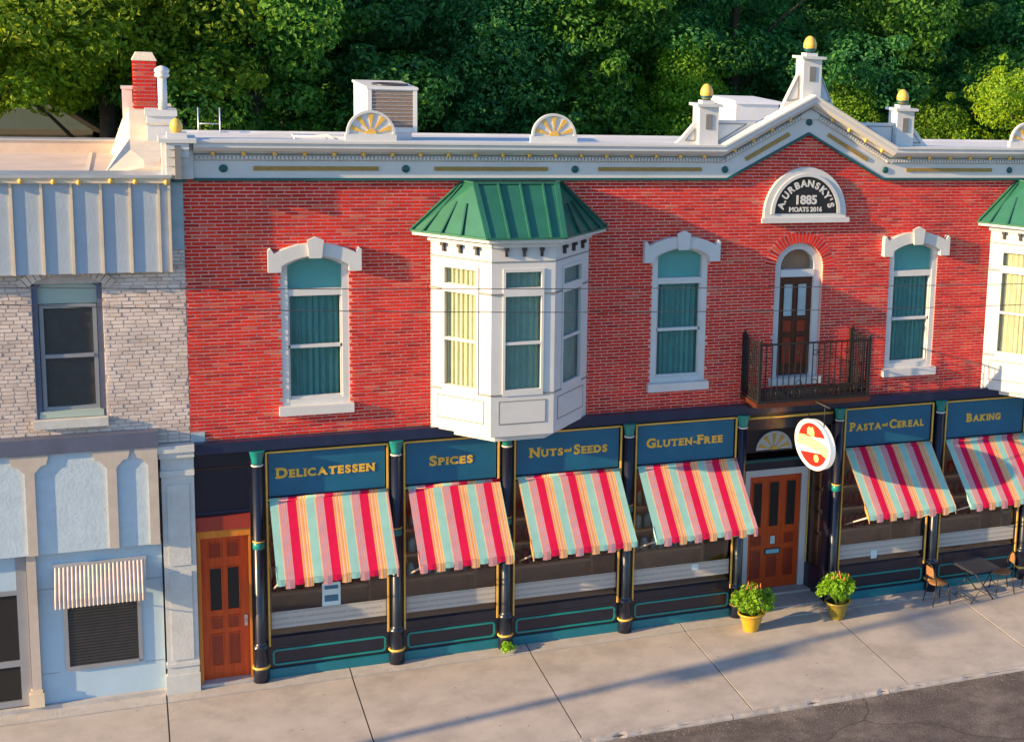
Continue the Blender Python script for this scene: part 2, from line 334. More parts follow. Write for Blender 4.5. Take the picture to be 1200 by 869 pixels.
M['earth'] = mat('ground', (.10,.10,.055), .95, .3, .15, stain=(.16,.14,.10), stain_amt=.6, stain_scale=.05)
M['bark'] = mat('bark', (.055,.042,.032), .95, .3, 8, bump=.8, bscale=15)
M['siding'] = mat('grey siding', (.12,.17,.18), .7, .1)
M['shingle'] = mat('roof shingle', (.06,.055,.055), .9, .3, 6)
M['interior_wall'] = mat('interior plaster', (.58,.30,.20), .9, .3, 1.2)
M['interior_floor'] = wood_mat('interior floor', (.34,.15,.08), (.46,.22,.12), .5, 0, 8)
M['ledge_wood'] = wood_mat('display ledge wood', (.62,.31,.17), (.72,.40,.24), .5, 0, 8)
M['plate_blue'] = mat('pale blue plate', (.22,.50,.62), .5, .1, 12)
M['paper'] = mat('paper', (.50,.66,.72), .7, .04)
M['print_blue'] = mat('blue print', (.05,.14,.24), .7)
M['table_metal'] = mat('bistro metal', (.045,.048,.065), .4, .1, metal=.3)
M['chair_seat'] = mat('wicker tan', (.26,.13,.05), .7, .25, 20, bump=.5, bscale=80)
M['chair_iron'] = mat('dark bronze', (.035,.026,.02), .45, .2, metal=.4)
M['awning'] = stripe_mat('striped canvas')
M['awn_arm'] = mat('awning arm', (.50,.46,.42), .5, .1)
M['corrug'] = mat('corrugated cream', (.60,.50,.44), .6, .12, 6, stain=(.40,.28,.20), stain_amt=.35, stain_scale=4)
M['plaque_black'] = mat('plaque black', (.012,.012,.014), .5, .1)
M['cable'] = mat('cable', (.06,.06,.07), .6)
M['pole_wood'] = mat('pole wood', (.16,.12,.09), .9, .2, 6)
m_, N_, L_, B_ = nt('lit sign white'); B_.inputs['Base Color'].default_value = (.6,.58,.55,1); B_.inputs['Emission Color'].default_value = (1,.93,.8,1); B_.inputs['Emission Strength'].default_value = .16; M['lit_white'] = m_
m_, N_, L_, B_ = nt('lit sign red'); B_.inputs['Base Color'].default_value = (.55,.012,.008,1); B_.inputs['Emission Color'].default_value = (.8,.02,.01,1); B_.inputs['Emission Strength'].default_value = .25; M['lit_red'] = m_
m_, N_, L_, B_ = nt('lit sign yellow'); B_.inputs['Base Color'].default_value = (.85,.6,.12,1); B_.inputs['Emission Color'].default_value = (1,.72,.15,1); B_.inputs['Emission Strength'].default_value = .5; M['lit_yellow'] = m_
m_, N_, L_, B_ = nt('lit sign cream'); B_.inputs['Base Color'].default_value = (.8,.62,.22,1); B_.inputs['Emission Color'].default_value = (1,.75,.25,1); B_.inputs['Emission Strength'].default_value = .18; M['lit_cream'] = m_
# frosted lettering band on the shop windows: rows of small unreadable print
def band_mat():
    m, N, L, B = nt('window lettering band'); B.inputs['Roughness'].default_value = .6
    tc = N.new('ShaderNodeTexCoord'); mp = N.new('ShaderNodeMapping'); mp.inputs['Scale'].default_value = (26, 1, 9); L.new(tc.outputs['Object'], mp.inputs[0])
    nz = N.new('ShaderNodeTexNoise'); nz.inputs['Scale'].default_value = 1.5; nz.inputs['Detail'].default_value = 3; L.new(mp.outputs[0], nz.inputs['Vector'])
    sp = N.new('ShaderNodeSeparateXYZ'); L.new(tc.outputs['Object'], sp.inputs[0])
    a = N.new('ShaderNodeMath'); a.operation = 'MULTIPLY'; a.inputs[1].default_value = 2*pi/.105; L.new(sp.outputs[2], a.inputs[0])
    b = N.new('ShaderNodeMath'); b.operation = 'SINE'; L.new(a.outputs[0], b.inputs[0])
    c = N.new('ShaderNodeMath'); c.operation = 'GREATER_THAN'; c.inputs[1].default_value = .35; L.new(b.outputs[0], c.inputs[0])
    d = N.new('ShaderNodeMath'); d.operation = 'GREATER_THAN'; d.inputs[1].default_value = .42; L.new(nz.outputs[0], d.inputs[0])
    e = N.new('ShaderNodeMath'); e.operation = 'MULTIPLY'; L.new(c.outputs[0], e.inputs[0]); L.new(d.outputs[0], e.inputs[1])
    f = N.new('ShaderNodeMath'); f.operation = 'MULTIPLY'; f.inputs[1].default_value = .55; L.new(e.outputs[0], f.inputs[0])
    mx = N.new('ShaderNodeMix'); mx.data_type = 'RGBA'; L.new(f.outputs[0], mx.inputs[0]); mx.inputs[6].default_value = (.42,.415,.40,1); mx.inputs[7].default_value = (.22,.225,.24,1)
    L.new(mx.outputs[2], B.inputs['Base Color']); return m
M['band'] = band_mat()
M['leaf'] = [leaf_mat('broad leaf green', [(.032,.13,.026),(.072,.24,.032),(.16,.35,.034)]),
             leaf_mat('yellow green leaf', [(.08,.19,.014),(.18,.32,.018),(.32,.44,.022)]),
             leaf_mat('blue green leaf', [(.018,.11,.042),(.040,.18,.054),(.08,.26,.050)]),
             leaf_mat('bright shrub leaf', [(.07,.20,.016),(.15,.31,.024),(.24,.42,.035)])]
M['pot_leaf'] = leaf_mat('potted plant leaf', [(.10,.26,.015),(.20,.42,.02),(.36,.56,.03)], .35)
M['flower'] = mat('salmon flower', (.60,.17,.06), .6)

# ================================================================== ground
obj('ground', MB().quad((-900,-900,-.10),(900,-900,-.10),(900,900,-.10),(-900,900,-.10)), M['earth'], kind='structure')
obj('road', MB().box(-120,120,-16,-4.10,-.30,-.075), M['asphalt'], kind='structure')
sw = obj('sidewalk', MB().box(-13,30,-4.0,.0,-.20,-.02), M['joint'], kind='structure')
JX = [-12.85,-9.75,-6.65,-3.58,-.5,2.5,5.69,8.75,11.85,14.78,17.9,21.0,24.1,27.2,30]
for a, b in zip(JX, JX[1:]):
    g = .012
    y0, y1 = -3.99, -.44
    z = random.uniform(-.004, .004)
    mb = MB().hexa([(a+g,y0,-.04),(b-g,y0,-.04),(b-g,y1,-.04),(a+g,y1,-.04),(a+g,y0,z-.012),(b-g,y0,z-.012),(b-g,y1,z),(a+g,y1,z)])
    obj('paving_slab', mb, M['concrete'], sw)
    mb = MB().hexa([(a+g,-.425,-.04),(b-g,-.425,-.04),(b-g,-.005,-.04),(a+g,-.005,-.04),(a+g,-.425,z+.012),(b-g,-.425,z+.012),(b-g,-.005,.03),(a+g,-.005,.03)])
    obj('edge_slab', mb, M['strip'], sw)
kb = obj('kerb', MB().box(-13,30,-4.09,-4.0,-.25,-.03), M['joint'], kind='structure')
x = -13.0
while x < 30:
    w = 3.05
    d = random.uniform(-.006,.006)
    ks = MB(); nn = 24; rows = [[],[],[],[]]; rk = random.Random(int(x*10))
    for i in range(nn+1):
        u = x+.008+(w-.016)*i/nn; j = rk.uniform(0,.022)*(2.2 if rk.random() < .18 else 1)
        rows[0].append((u,-4.15+d+rk.uniform(-.012,.012),-.2)); rows[1].append((u,-4.125+d+j*.5,-.045-j*.3)); rows[2].append((u,-4.085+d+j,-.012-j*.35)); rows[3].append((u,-4.002,-.004))
    for q in range(3): ks.strip(rows[q], rows[q+1])
    ks.quad(rows[0][0],rows[1][0],rows[2][0],rows[3][0]); ks.quad(rows[0][-1],rows[1][-1],rows[2][-1],rows[3][-1])
    obj('kerb_stone', ks, M['kerb'], kb)
    x += w

gr = MB(); rk = random.Random(31)
for i in range(900):
    u = rk.uniform(-4,20); v = -4.15-abs(rk.gauss(0,.16)); r_ = rk.uniform(.004,.012); z = -.072
    n0 = len(gr.v); gr.v += [(u-r_,v-r_,z),(u+r_,v-r_*.8,z),(u+r_*.9,v+r_,z),(u-r_*.8,v+r_,z),(u,v,z+r_*.9)]
    gr.f += [(n0,n0+1,n0+4),(n0+1,n0+2,n0+4),(n0+2,n0+3,n0+4),(n0+3,n0,n0+4)]
obj('gutter_gravel', gr, M['grit'], label='loose pale gravel and grit lying along the kerb', cat='gravel', kind='stuff')
# ================================================================== the red brick building
BW = 22.14; CX = 11.07
bld = empty('brick_building', (CX, 4.5, 0), label='red brick two-storey shop building with white gabled cornice and teal storefront', cat='building')
CZ, CH = .0608, .0440; BL = .235; BG = .0165; Z0, Z1 = 4.43, 8.90
WINX = [2.01, 8.565, 13.575, 20.13]
openings = [(c-.55, c+.55, 4.84, 7.58) for c in WINX] + [(4.02,6.70,Z0-.1,7.90),(15.44,18.12,Z0-.1,7.90),(10.52,11.54,4.76,7.12)]
ARC = (11.03, 7.10, .51, .735)         # door arch: centre, inner and outer radius
def gable(z): return (z - 8.89) / .536
# backing wall (mortar) with openings
xs = sorted({0, BW} | {o[0] for o in openings} | {o[1] for o in openings} | {ARC[0]-.51, ARC[0]+.51})
zs = sorted({Z0, Z1} | {o[2] for o in openings if o[2] > Z0} | {o[3] for o in openings})
mb = MB(); YM = .010
holes = openings + [(ARC[0]-.51, ARC[0]+.51, 7.12, 7.62)]
xs = sorted(set(xs) | {h[0] for h in holes} | {h[1] for h in holes}); zs = sorted(set(zs) | {h[3] for h in holes})
for i in range(len(xs)-1):
    for k in range(len(zs)-1):
        xm, zm = (xs[i]+xs[i+1])/2, (zs[k]+zs[k+1])/2
        if any(h[0] < xm < h[1] and h[2] < zm < h[3] for h in holes): continue
        mb.quad((xs[i],YM,zs[k]),(xs[i+1],YM,zs[k]),(xs[i+1],YM,zs[k+1]),(xs[i],YM,zs[k+1]))
for h in holes[:-1]:
    for a, b in (((h[0],h[2]),(h[0],h[3])),((h[1],h[3]),(h[1],h[2])),((h[0],h[3]),(h[1],h[3])),((h[1],h[2]),(h[0],h[2]))):
        if h is openings[-1] and a[1] == b[1] == h[3]: continue
        mb.quad((a[0],YM,a[1]),(b[0],YM,b[1]),(b[0],.30,b[1]),(a[0],.30,a[1]))
mb.quad((CX-1.75,YM,8.90),(CX+1.75,YM,8.90),(CX+.02,YM,9.83),(CX-.02,YM,9.83))
n = 16     # spandrels of the arch
arc = [(ARC[0]+.51*cos(pi*i/n), 7.11+.51*sin(pi*i/n)) for i in range(n+1)]
mb.quad(*[(x,YM,z) for x,z in arc[:n//2+1]], (ARC[0],YM,7.62), (ARC[0]+.51,YM,7.62))
mb.quad(*[(x,YM,z) for x,z in arc[n//2:]], (ARC[0]-.51,YM,7.62), (ARC[0],YM,7.62))
mb.strip([(x,YM,z) for x,z in arc], [(x,.3,z) for x,z in arc])
wall = obj('wall', mb, M['mortar'], bld)
obj('rear_wall', MB().box(0.02,BW-.02,8.7,8.95,.0,8.72), M['mortar'], bld)
for a in ((.0,.28),(BW-.28,BW)): obj('side_wall', MB().box(a[0]+.012,a[1]-.012,.32,8.69,.0,8.70), M['mortar'], bld)
# bricks: courses cut at the openings
bricks = []
nc = int((9.84 - Z0)/CZ)
for k in range(nc):
    z = Z0 + k*CZ + (CZ-CH)/2; zc = z + CH/2
    iv = [(0.0, BW)]
    if zc > 8.905:
        hw = 1.66 - gable(zc) - .02
        if hw < .08: continue
        iv = [(CX-hw, CX+hw)]
    cuts = [(o[0], o[1]) for o in openings if o[2]-.01 < zc < o[3]]
    if ARC[1]+.0 <= zc < ARC[1]+ARC[3]:
        h = sqrt(ARC[3]**2-(zc-ARC[1])**2)+.008; cuts.append((ARC[0]-h, ARC[0]+h))
    for c in cuts:
        nv = []
        for a, b in iv:
            if c[1] <= a or c[0] >= b: nv.append((a,b)); continue
            if c[0] > a: nv.append((a,c[0]))
            if c[1] < b: nv.append((c[1],b))
        iv = nv
    off = (k % 2)*BL/2 + random.uniform(-.02,.02)
    for a, b in iv:
        x = math.floor((a-off)/BL)*BL + off
        while x < b:
            xa, xb = max(x+BG/2, a), min(x+BL-BG/2, b)
            if xb-xa > .04: bricks.append((xa, xb, z, xb-xa > BL-BG-.002))
            x += BL
def brick_geo(mb, x0, x1, z0, z1, y):
    n = len(mb.v); c = .003
    mb.v += [(x0,YM+.004,z0),(x1,YM+.004,z0),(x1,YM+.004,z1),(x0,YM+.004,z1),(x0+c,y,z0+c),(x1-c,y,z0+c),(x1-c,y,z1-c),(x0+c,y,z1-c)]
    for f in ((4,5,6,7),(0,1,5,4),(1,2,6,5),(2,3,7,6),(3,0,4,7)): mb.f.append(tuple(n+i for i in f))
full = [b for b in bricks if b[3] and 4.5 < b[2] < 8.8]; full.sort(key=lambda b: b[0]); single = set(full[:300])
bm1 = MB(); brick_geo(bm1, 0, BL-BG, 0, CH, 0.0); bme = bm1.mesh('brick'); bme.materials.append(M['red_brick'])
for b in full[:300]: obj('brick', bme, None, wall, loc=(b[0], random.uniform(-.003,.002), b[2]))
mb = MB()
for b in bricks:
    if b not in single: brick_geo(mb, b[0], b[1], b[2]+random.uniform(-.0015,.0015), b[2]+CH+random.uniform(-.0015,.0015), random.uniform(-.003,.002))
obj('brickwork', mb, M['red_brick'], wall, kind='stuff')
# brick arch over the balcony door
for i in range(27):
    a0 = pi*(i+.17)/27; a1 = pi*(i+.83)/27
    mb = MB().prism([(ARC[0]+r*cos(a), ARC[1]+r*sin(a)) for r, a in ((.515,a0),(.735,a0),(.735,a1),(.515,a1))][::-1], -.002, .03)
    obj('arch_brick', mb, M['red_brick'], wall)

# ---- roof
mb = MB().quad((.02,.1,9.36),(BW-.02,.1,9.36),(BW-.02,8.95,8.80),(.02,8.95,8.80))
mb.quad((.02,8.95,8.80),(BW-.02,8.95,8.80),(BW-.02,8.95,8.55),(.02,8.95,8.55))
mb.quad((.02,.1,9.36),(.02,8.95,8.80),(.02,8.95,8.5),(.02,.1,8.5)); mb.quad((BW-.02,.1,9.36),(BW-.02,.1,8.5),(BW-.02,8.95,8.5),(BW-.02,8.95,8.8))
roof = obj('roof', mb, M['roof_white'], bld)
obj('roof_edge', MB().box(.02,BW-.02,8.88,9.02,8.70,8.84), M['roof_white'], roof)

# ---- cornice swept along the gabled line
path = [(0.16,8.89),(9.41,8.89),(CX,9.78),(12.73,8.89),(BW-.16,8.89)]
def offs(h):
    out = []
    for i, p in enumerate(path):
        d0 = Vector(path[i])-Vector(path[i-1]) if i else Vector(path[1])-Vector(path[0])
        d1 = Vector(path[i+1])-Vector(path[i]) if i < len(path)-1 else d0
        n0 = Vector((-d0.y, d0.x)).normalized(); n1 = Vector((-d1.y, d1.x)).normalized()
        b = (n0+n1).normalized(); s_ = h / b.dot(n0); out.append((p[0]+b.x*s_, p[1]+b.y*s_))
    return out
def sweep(mb, prof):                     # prof: (y, h) closed loop
    rows = [[(x, y, z) for x, z in offs(h)] for y, h in prof]
    for i in range(len(rows)):
        mb.strip(rows[i], rows[(i+1) % len(rows)])
    for e in (0, len(path)-1): mb.quad(*[r[e] for r in rows])
    return mb
cor = obj('cornice', sweep(MB(), [(.05,.012),(-.06,.012),(-.06,.30),(-.09,.32),(-.09,.40),(-.13,.43),(-.13,.455),(-.26,.475),(-.30,.51),(-.33,.54),(-.33,.60),(-.36,.62),(-.36,.655),(.05,.655)]), M['white'], bld)
obj('ledge_strip', sweep(MB(), [(.0,-.035),(-.085,-.035),(-.085,.010),(.0,.010)]), M['dark_teal'], cor)
obj('line_moulding', sweep(MB(), [(-.088,.405),(-.136,.405),(-.136,.418),(-.088,.418)]), M['trim_grey'], cor)
obj('line_moulding', sweep(MB(), [(-.055,.300),(-.068,.300),(-.068,.312),(-.055,.312)]), M['trim_grey'], cor)
# dentils
def along(seg, t, h):                     # a point on a path segment, raised by h
    a, b = Vector(path[seg]), Vector(path[seg+1]); d = (b-a).normalized(); n = Vector((-d.y,d.x)); return a + d*t + n*h, d, n
mb = MB()
for seg in range(4):
    L_len = (Vector(path[seg+1])-Vector(path[seg])).length; t = .04
    while t < L_len-.03:
        p, d, n_ = along(seg, t, .335); q = [p, p+d*.036, p+d*.036+n_*.05, p+n_*.05]
        mb.prism([(v.x,v.y) for v in q][::1], -.130, -.085); t += .062
obj('dentils', mb, M['white'], cor, kind='stuff')
ROS = [(.61,9.06),(3.51,9.06),(6.48,9.06),(9.37,9.06),(CX,9.98),(12.77,9.06),(15.66,9.06),(18.63,9.06),(21.53,9.06)]
for x, z in ROS:
    r = obj('rosette', MB().lathe([(.066,0),(.066,-.02),(.05,-.03),(.018,-.036)], (x,-.058,z), 18, 'y'), M['dark_teal'], cor)
bars = [(1.07,3.06),(3.99,5.98),(6.91,8.9),(13.24,15.23),(16.16,18.15),(19.08,21.07)]
for a, b in bars:
    obj('gold_moulding', MB().box(a,b,-.085,-.062,9.03,9.10), M['gold_rope'], cor)
for s_ in (-1,1):
    P = [(CX+s_*1.29,9.26),(CX+s_*.41,9.75)]; d = (Vector(P[1])-Vector(P[0])).normalized(); n_ = Vector((-d.y,d.x))*.036
    q = [Vector(P[0])-n_, Vector(P[1])-n_, Vector(P[1])+n_, Vector(P[0])+n_]
    obj('gold_moulding', MB().prism([(v.x,v.y) for v in q], -.085, -.062), M['gold_rope'], cor)
# light bulbs under the crown
bulb = MB().lathe([(.012,0),(.03,-.018),(.036,-.05),(.022,-.078),(.004,-.086)], (0,0,0), 10).mesh('bulb'); bulb.materials.append(M['gold'])
bt = [(.45+.47*i, 9.33) for i in range(19)]
bt += [(v[0], v[1]) for v in [(lambda p: (p.x,p.y))(along(1, .35+.42*i, .445)[0]) for i in range(4)]] + [(v[0], v[1]) for v in [(lambda p: (p.x,p.y))(along(2, .25+.42*i, .445)[0]) for i in range(4)]]
bt += [(BW-.45-.47*i, 9.33) for i in range(19)]
for x, z in bt: obj('bulb', bulb, None, cor, loc=(x, -.19, z+.035))

# end consoles with gold finials
def egg(c, s=1.0): return MB().lathe([(.0,.0),(.045*s,.01*s),(.10*s,.05*s),(.13*s,.13*s),(.125*s,.2*s),(.09*s,.28*s),(.045*s,.325*s),(.004,.335*s)], c, 14)
for xa, xb in ((-.30,.155),(BW-.155,BW+.30)):
    mb = MB().prism([(-.30,8.93),(-.10,8.90),(-.10,8.98),(-.14,9.06),(-.12,9.16),(-.19,9.28),(-.30,9.36),(-.36,9.48),(-.36,9.54)][:0] or [(xa,8.90),(xb,8.90),(xb,9.50),(xa,9.50)], -.16, .35)
    # stepped scroll front
    for z0, z1, d in ((8.95,9.12,.20),(9.12,9.27,.25),(9.27,9.40,.32),(9.40,9.50,.38)): mb.box(xa+.06,xb-.06,-d,-.155,z0,z1-.004)
    e_ = obj('end_console', mb, M['white'], bld)
    obj('console_cap', MB().box(xa-.05,xb+.05,-.42,.40,9.505,9.57).slab([(xa+.08,-.25),(xb-.08,-.25),(xb-.08,.22),(xa+.08,.22)], 9.571, 9.64), M['white'], e_)
    obj('console_groove', MB().box((xa+xb)/2-.045,(xa+xb)/2+.045,-.386,-.17,8.92,9.46), M['trim_grey'], e_)
    obj('finial', egg(((xa+xb)/2,-.02,9.62), .75), M['gold'], e_)
obj('corner_pier', MB().box(-.26,-.003,-.02,.34,7.72,8.838), M['corner_paint'], bld)  # blue grey strip standing in for the shade beside the panels
obj('corner_patch', MB().box(.004,.22,-.012,.008,4.428,4.60), M['corner_paint'], bld)
obj('corner_ledge', MB().box(-.34,.05,-.12,.3,8.84,8.895), M['dark_teal'], bld)

# pillars on the gable
def pillar(cx, zb, zt, wings, es):
    mb = MB().box(cx-.19,cx+.19,-.12,.26,zb,zt)
    p = obj('gable_pillar', mb, M['white'], bld)
    obj('pillar_cap', MB().box(cx-.25,cx+.25,-.18,.32,zt+.001,zt+.05).box(cx-.12,cx+.12,-.06,.18,zt+.051,zt+.11), M['white'], p)
    obj('pillar_panel', MB().box(cx-.065,cx+.065,-.132,-.121,zt-.42,zt-.14), M['trim_grey'], p)
    obj('finial', egg((cx,.06,zt+.10), es), M['gold'], p)
    obj('finial_cup', MB().lathe([(.03,0),(.085*es,.03),(.115*es,.07),(.128*es,.1)], (cx,.06,zt+.10), 14), M['dark_teal'], p)
    for w in wings: obj('pillar_wing', MB().prism(w, .0, .12), M['white'], p)
    return p
p = pillar(9.0, 9.40, 10.24, [[(8.81,9.50),(8.81,9.98),(8.50,9.62),(8.36,9.5)], [(9.19,9.50),(9.80,9.80),(10.02,9.98),(9.19,9.98)]], .95)
def tri_outline(q, y, p, w=.016):
    mb = MB()
    for i in range(len(q)): mb.bar((q[i][0],y,q[i][1]), (q[(i+1)%len(q)][0],y,q[(i+1)%len(q)][1]), w, .008, (0,-1,0))
    obj('panel_line', mb, M['trim_grey'], p)
tri_outline([(9.23,9.58),(9.23,9.92),(9.80,9.92)], -.002, p); tri_outline([(8.77,9.60),(8.77,9.82),(8.58,9.60)], -.002, p)
mir = lambda q: [(2*CX-x, z) for x, z in q]
p = pillar(2*CX-9.0, 9.40, 10.24, [mir([(8.81,9.50),(8.81,9.98),(8.50,9.62),(8.36,9.5)]), mir([(9.19,9.50),(9.80,9.80),(10.02,9.98),(9.19,9.98)])], .95)
tri_outline(mir([(9.23,9.58),(9.23,9.92),(9.80,9.92)]), -.002, p); tri_outline(mir([(8.77,9.60),(8.77,9.82),(8.58,9.60)]), -.002, p)
p = pillar(CX, 10.05, 11.19, [[(CX-.19,10.2),(CX-.19,11.0),(CX-.52,10.32),(CX-.60,10.1)], [(CX+.19,10.2),(CX+.60,10.1),(CX+.52,10.32),(CX+.19,11.0)]], 1.0)
tri_outline([(CX-.23,10.42),(CX-.23,10.86),(CX-.46,10.38)], -.002, p); tri_outline([(CX+.23,10.42),(CX+.23,10.86),(CX+.46,10.38)], -.002, p)
for s_ in (-1,1):    # parapet behind the gable slopes
    obj('gable_parapet', MB().prism([(CX,9.6),(CX+s_*1.7,9.3),(CX+s_*1.7,9.5),(CX,10.38)], .03, .14), M['white'], bld)
    obj('gable_parapet', MB().prism([(CX+s_*.9,9.4),(CX+s_*1.9,9.4),(CX+s_*1.9,9.97),(CX+s_*.9,9.97)], .14, .24), M['white'], bld)

# half-round sunburst ornaments
def sunburst(cx, cy, cz, r, p, base=True):
    n = 24
    rim_o = [(cx+r*cos(pi*i/n), cz+r*sin(pi*i/n)) for i in range(n+1)]; rim_i = [(cx+.9*r*cos(pi*i/n), cz+.9*r*sin(pi*i/n)) for i in range(n+1)]
    disc = MB().prism(rim_o, cy, cy+.05)
    if base: disc.box(cx-r-.02,cx+r+.02,cy-.02,cy+.07,cz-.12,cz-.001)
    o = obj('sunburst', disc, M['white'], p)
    obj('sunburst_rim', MB().ringprism(rim_o, rim_i, cy-.025, cy-.001), M['white'], o)
    for i in range(5):
        a = pi*(i+.5)/5; w0, w1 = .05, .17
        obj('ray', MB().prism([(cx+q*r*cos(a+t), cz+q*r*sin(a+t)) for q, t in ((.25,-w0),(.86,-w1*.75),(.86,w1*.75),(.25,w0))], cy-.012, cy-.001), M['gold'], o)
    obj('sun_disc', MB().prism([(cx+.22*r*cos(pi*i/12), cz+.22*r*sin(pi*i/12)) for i in range(13)], cy-.02, cy-.001), M['gold'], o)
    return o
for x in (2.94, 6.09, 16.05, 19.20): sunburst(x, -.05, 9.655, .40, cor)

# ---- upper windows
def arch_pts(cx, w, zs_, rise, n=12):            # segmental arch from left to right
    R = (w*w + rise*rise)/(2*rise); zc = zs_ + rise - R; a = math.asin(w/R)
    return [(cx + R*sin(-a+2*a*i/n), zc + R*cos(-a+2*a*i/n)) for i in range(n+1)]
def pleats(mb, x0, x1, z0, z1, y, amp=.032, n=None, f=None):
    n = n or max(8, int((x1-x0)/.012)); ph = random.random()*6; A = []; Bq = []
    for i in range(n+1):
        x = x0+(x1-x0)*i/n; d = amp*(sin(x*58+ph)+.5*sin(x*131+ph*2)); A.append((x,y+d,z0)); Bq.append((x,y+d*.7,z1))
    mb.strip(A, Bq, smooth=True); return mb
def upper_window(cx):
    inner = arch_pts(cx, .44, 7.40, .135); outer = arch_pts(cx, .555, 7.42, .17)
    fo = [(cx-.555,4.96)] + outer + [(cx+.555,4.96)]; fi = [(cx-.44,4.96)] + inner + [(cx+.44,4.96)]
    mb = MB().ringprism(fo, fi, .02, .16); mb.box(cx-.439,cx+.439,.022,.16,4.95,5.058)
    w = obj('window', mb, M['white'], bld)
    mb = MB().box(cx-.44,cx+.44,.035,.13,6.87,6.985); obj('transom_bar', mb, M['white'], w)
    obj('sash_rail', MB().box(cx-.44,cx+.44,.05,.13,5.955,6.01), M['white'], w)
    st = MB()
    for s_ in (-1,1): st.box(min(cx+s_*.44,cx+s_*.41),max(cx+s_*.44,cx+s_*.41),.05,.13,5.06,6.868)
    st.box(cx-.41,cx+.41,.05,.13,5.06,5.10); obj('sash_frame', st, M['white'], w)
    obj('pane', MB().prism([(cx-.44,6.98)]+inner+[(cx+.44,6.98)], .10, .106), M['glass'], w)
    obj('pane', MB().box(cx-.41,cx+.41,.10,.106,6.01,6.868), M['glass'], w)
    obj('pane', MB().box(cx-.41,cx+.41,.112,.118,5.10,5.955), M['glass'], w)
    obj('blind', MB().prism([(cx-.46,6.95)]+inner+[(cx+.46,6.95)], .15, .165), M['blind'], w)
    obj('curtain', pleats(MB(), cx-.50, cx+.50, 4.98, 6.96, .21), M['curtain'], w)
    obj('window_sill', MB().box(cx-.61,cx+.61,-.11,.17,4.80,4.958), M['white'], w)
    ho = [(cx-.75,7.31),(cx-.75,7.66),(cx-.70,7.70),(cx-.66,7.66)] ; top = arch_pts(cx, .66, 7.63, .17, 10)
    hi = arch_pts(cx, .54, 7.42, .165, 10)
    poly = [(cx-.545,7.31),(cx-.75,7.31),(cx-.75,7.69),(cx-.71,7.72),(cx-.67,7.66)] + top + [(cx+.67,7.66),(cx+.71,7.72),(cx+.75,7.69),(cx+.75,7.31),(cx+.545,7.31)] + hi[::-1]
    h = obj('window_hood', MB().prism(poly, -.13, .018), M['white'], w)
    obj('keystone', MB().prism([(cx-.10,7.55),(cx+.10,7.55),(cx+.135,7.86),(cx,7.92),(cx-.135,7.86)], -.18, -.132), M['white'], w)
for c in WINX: upper_window(c)

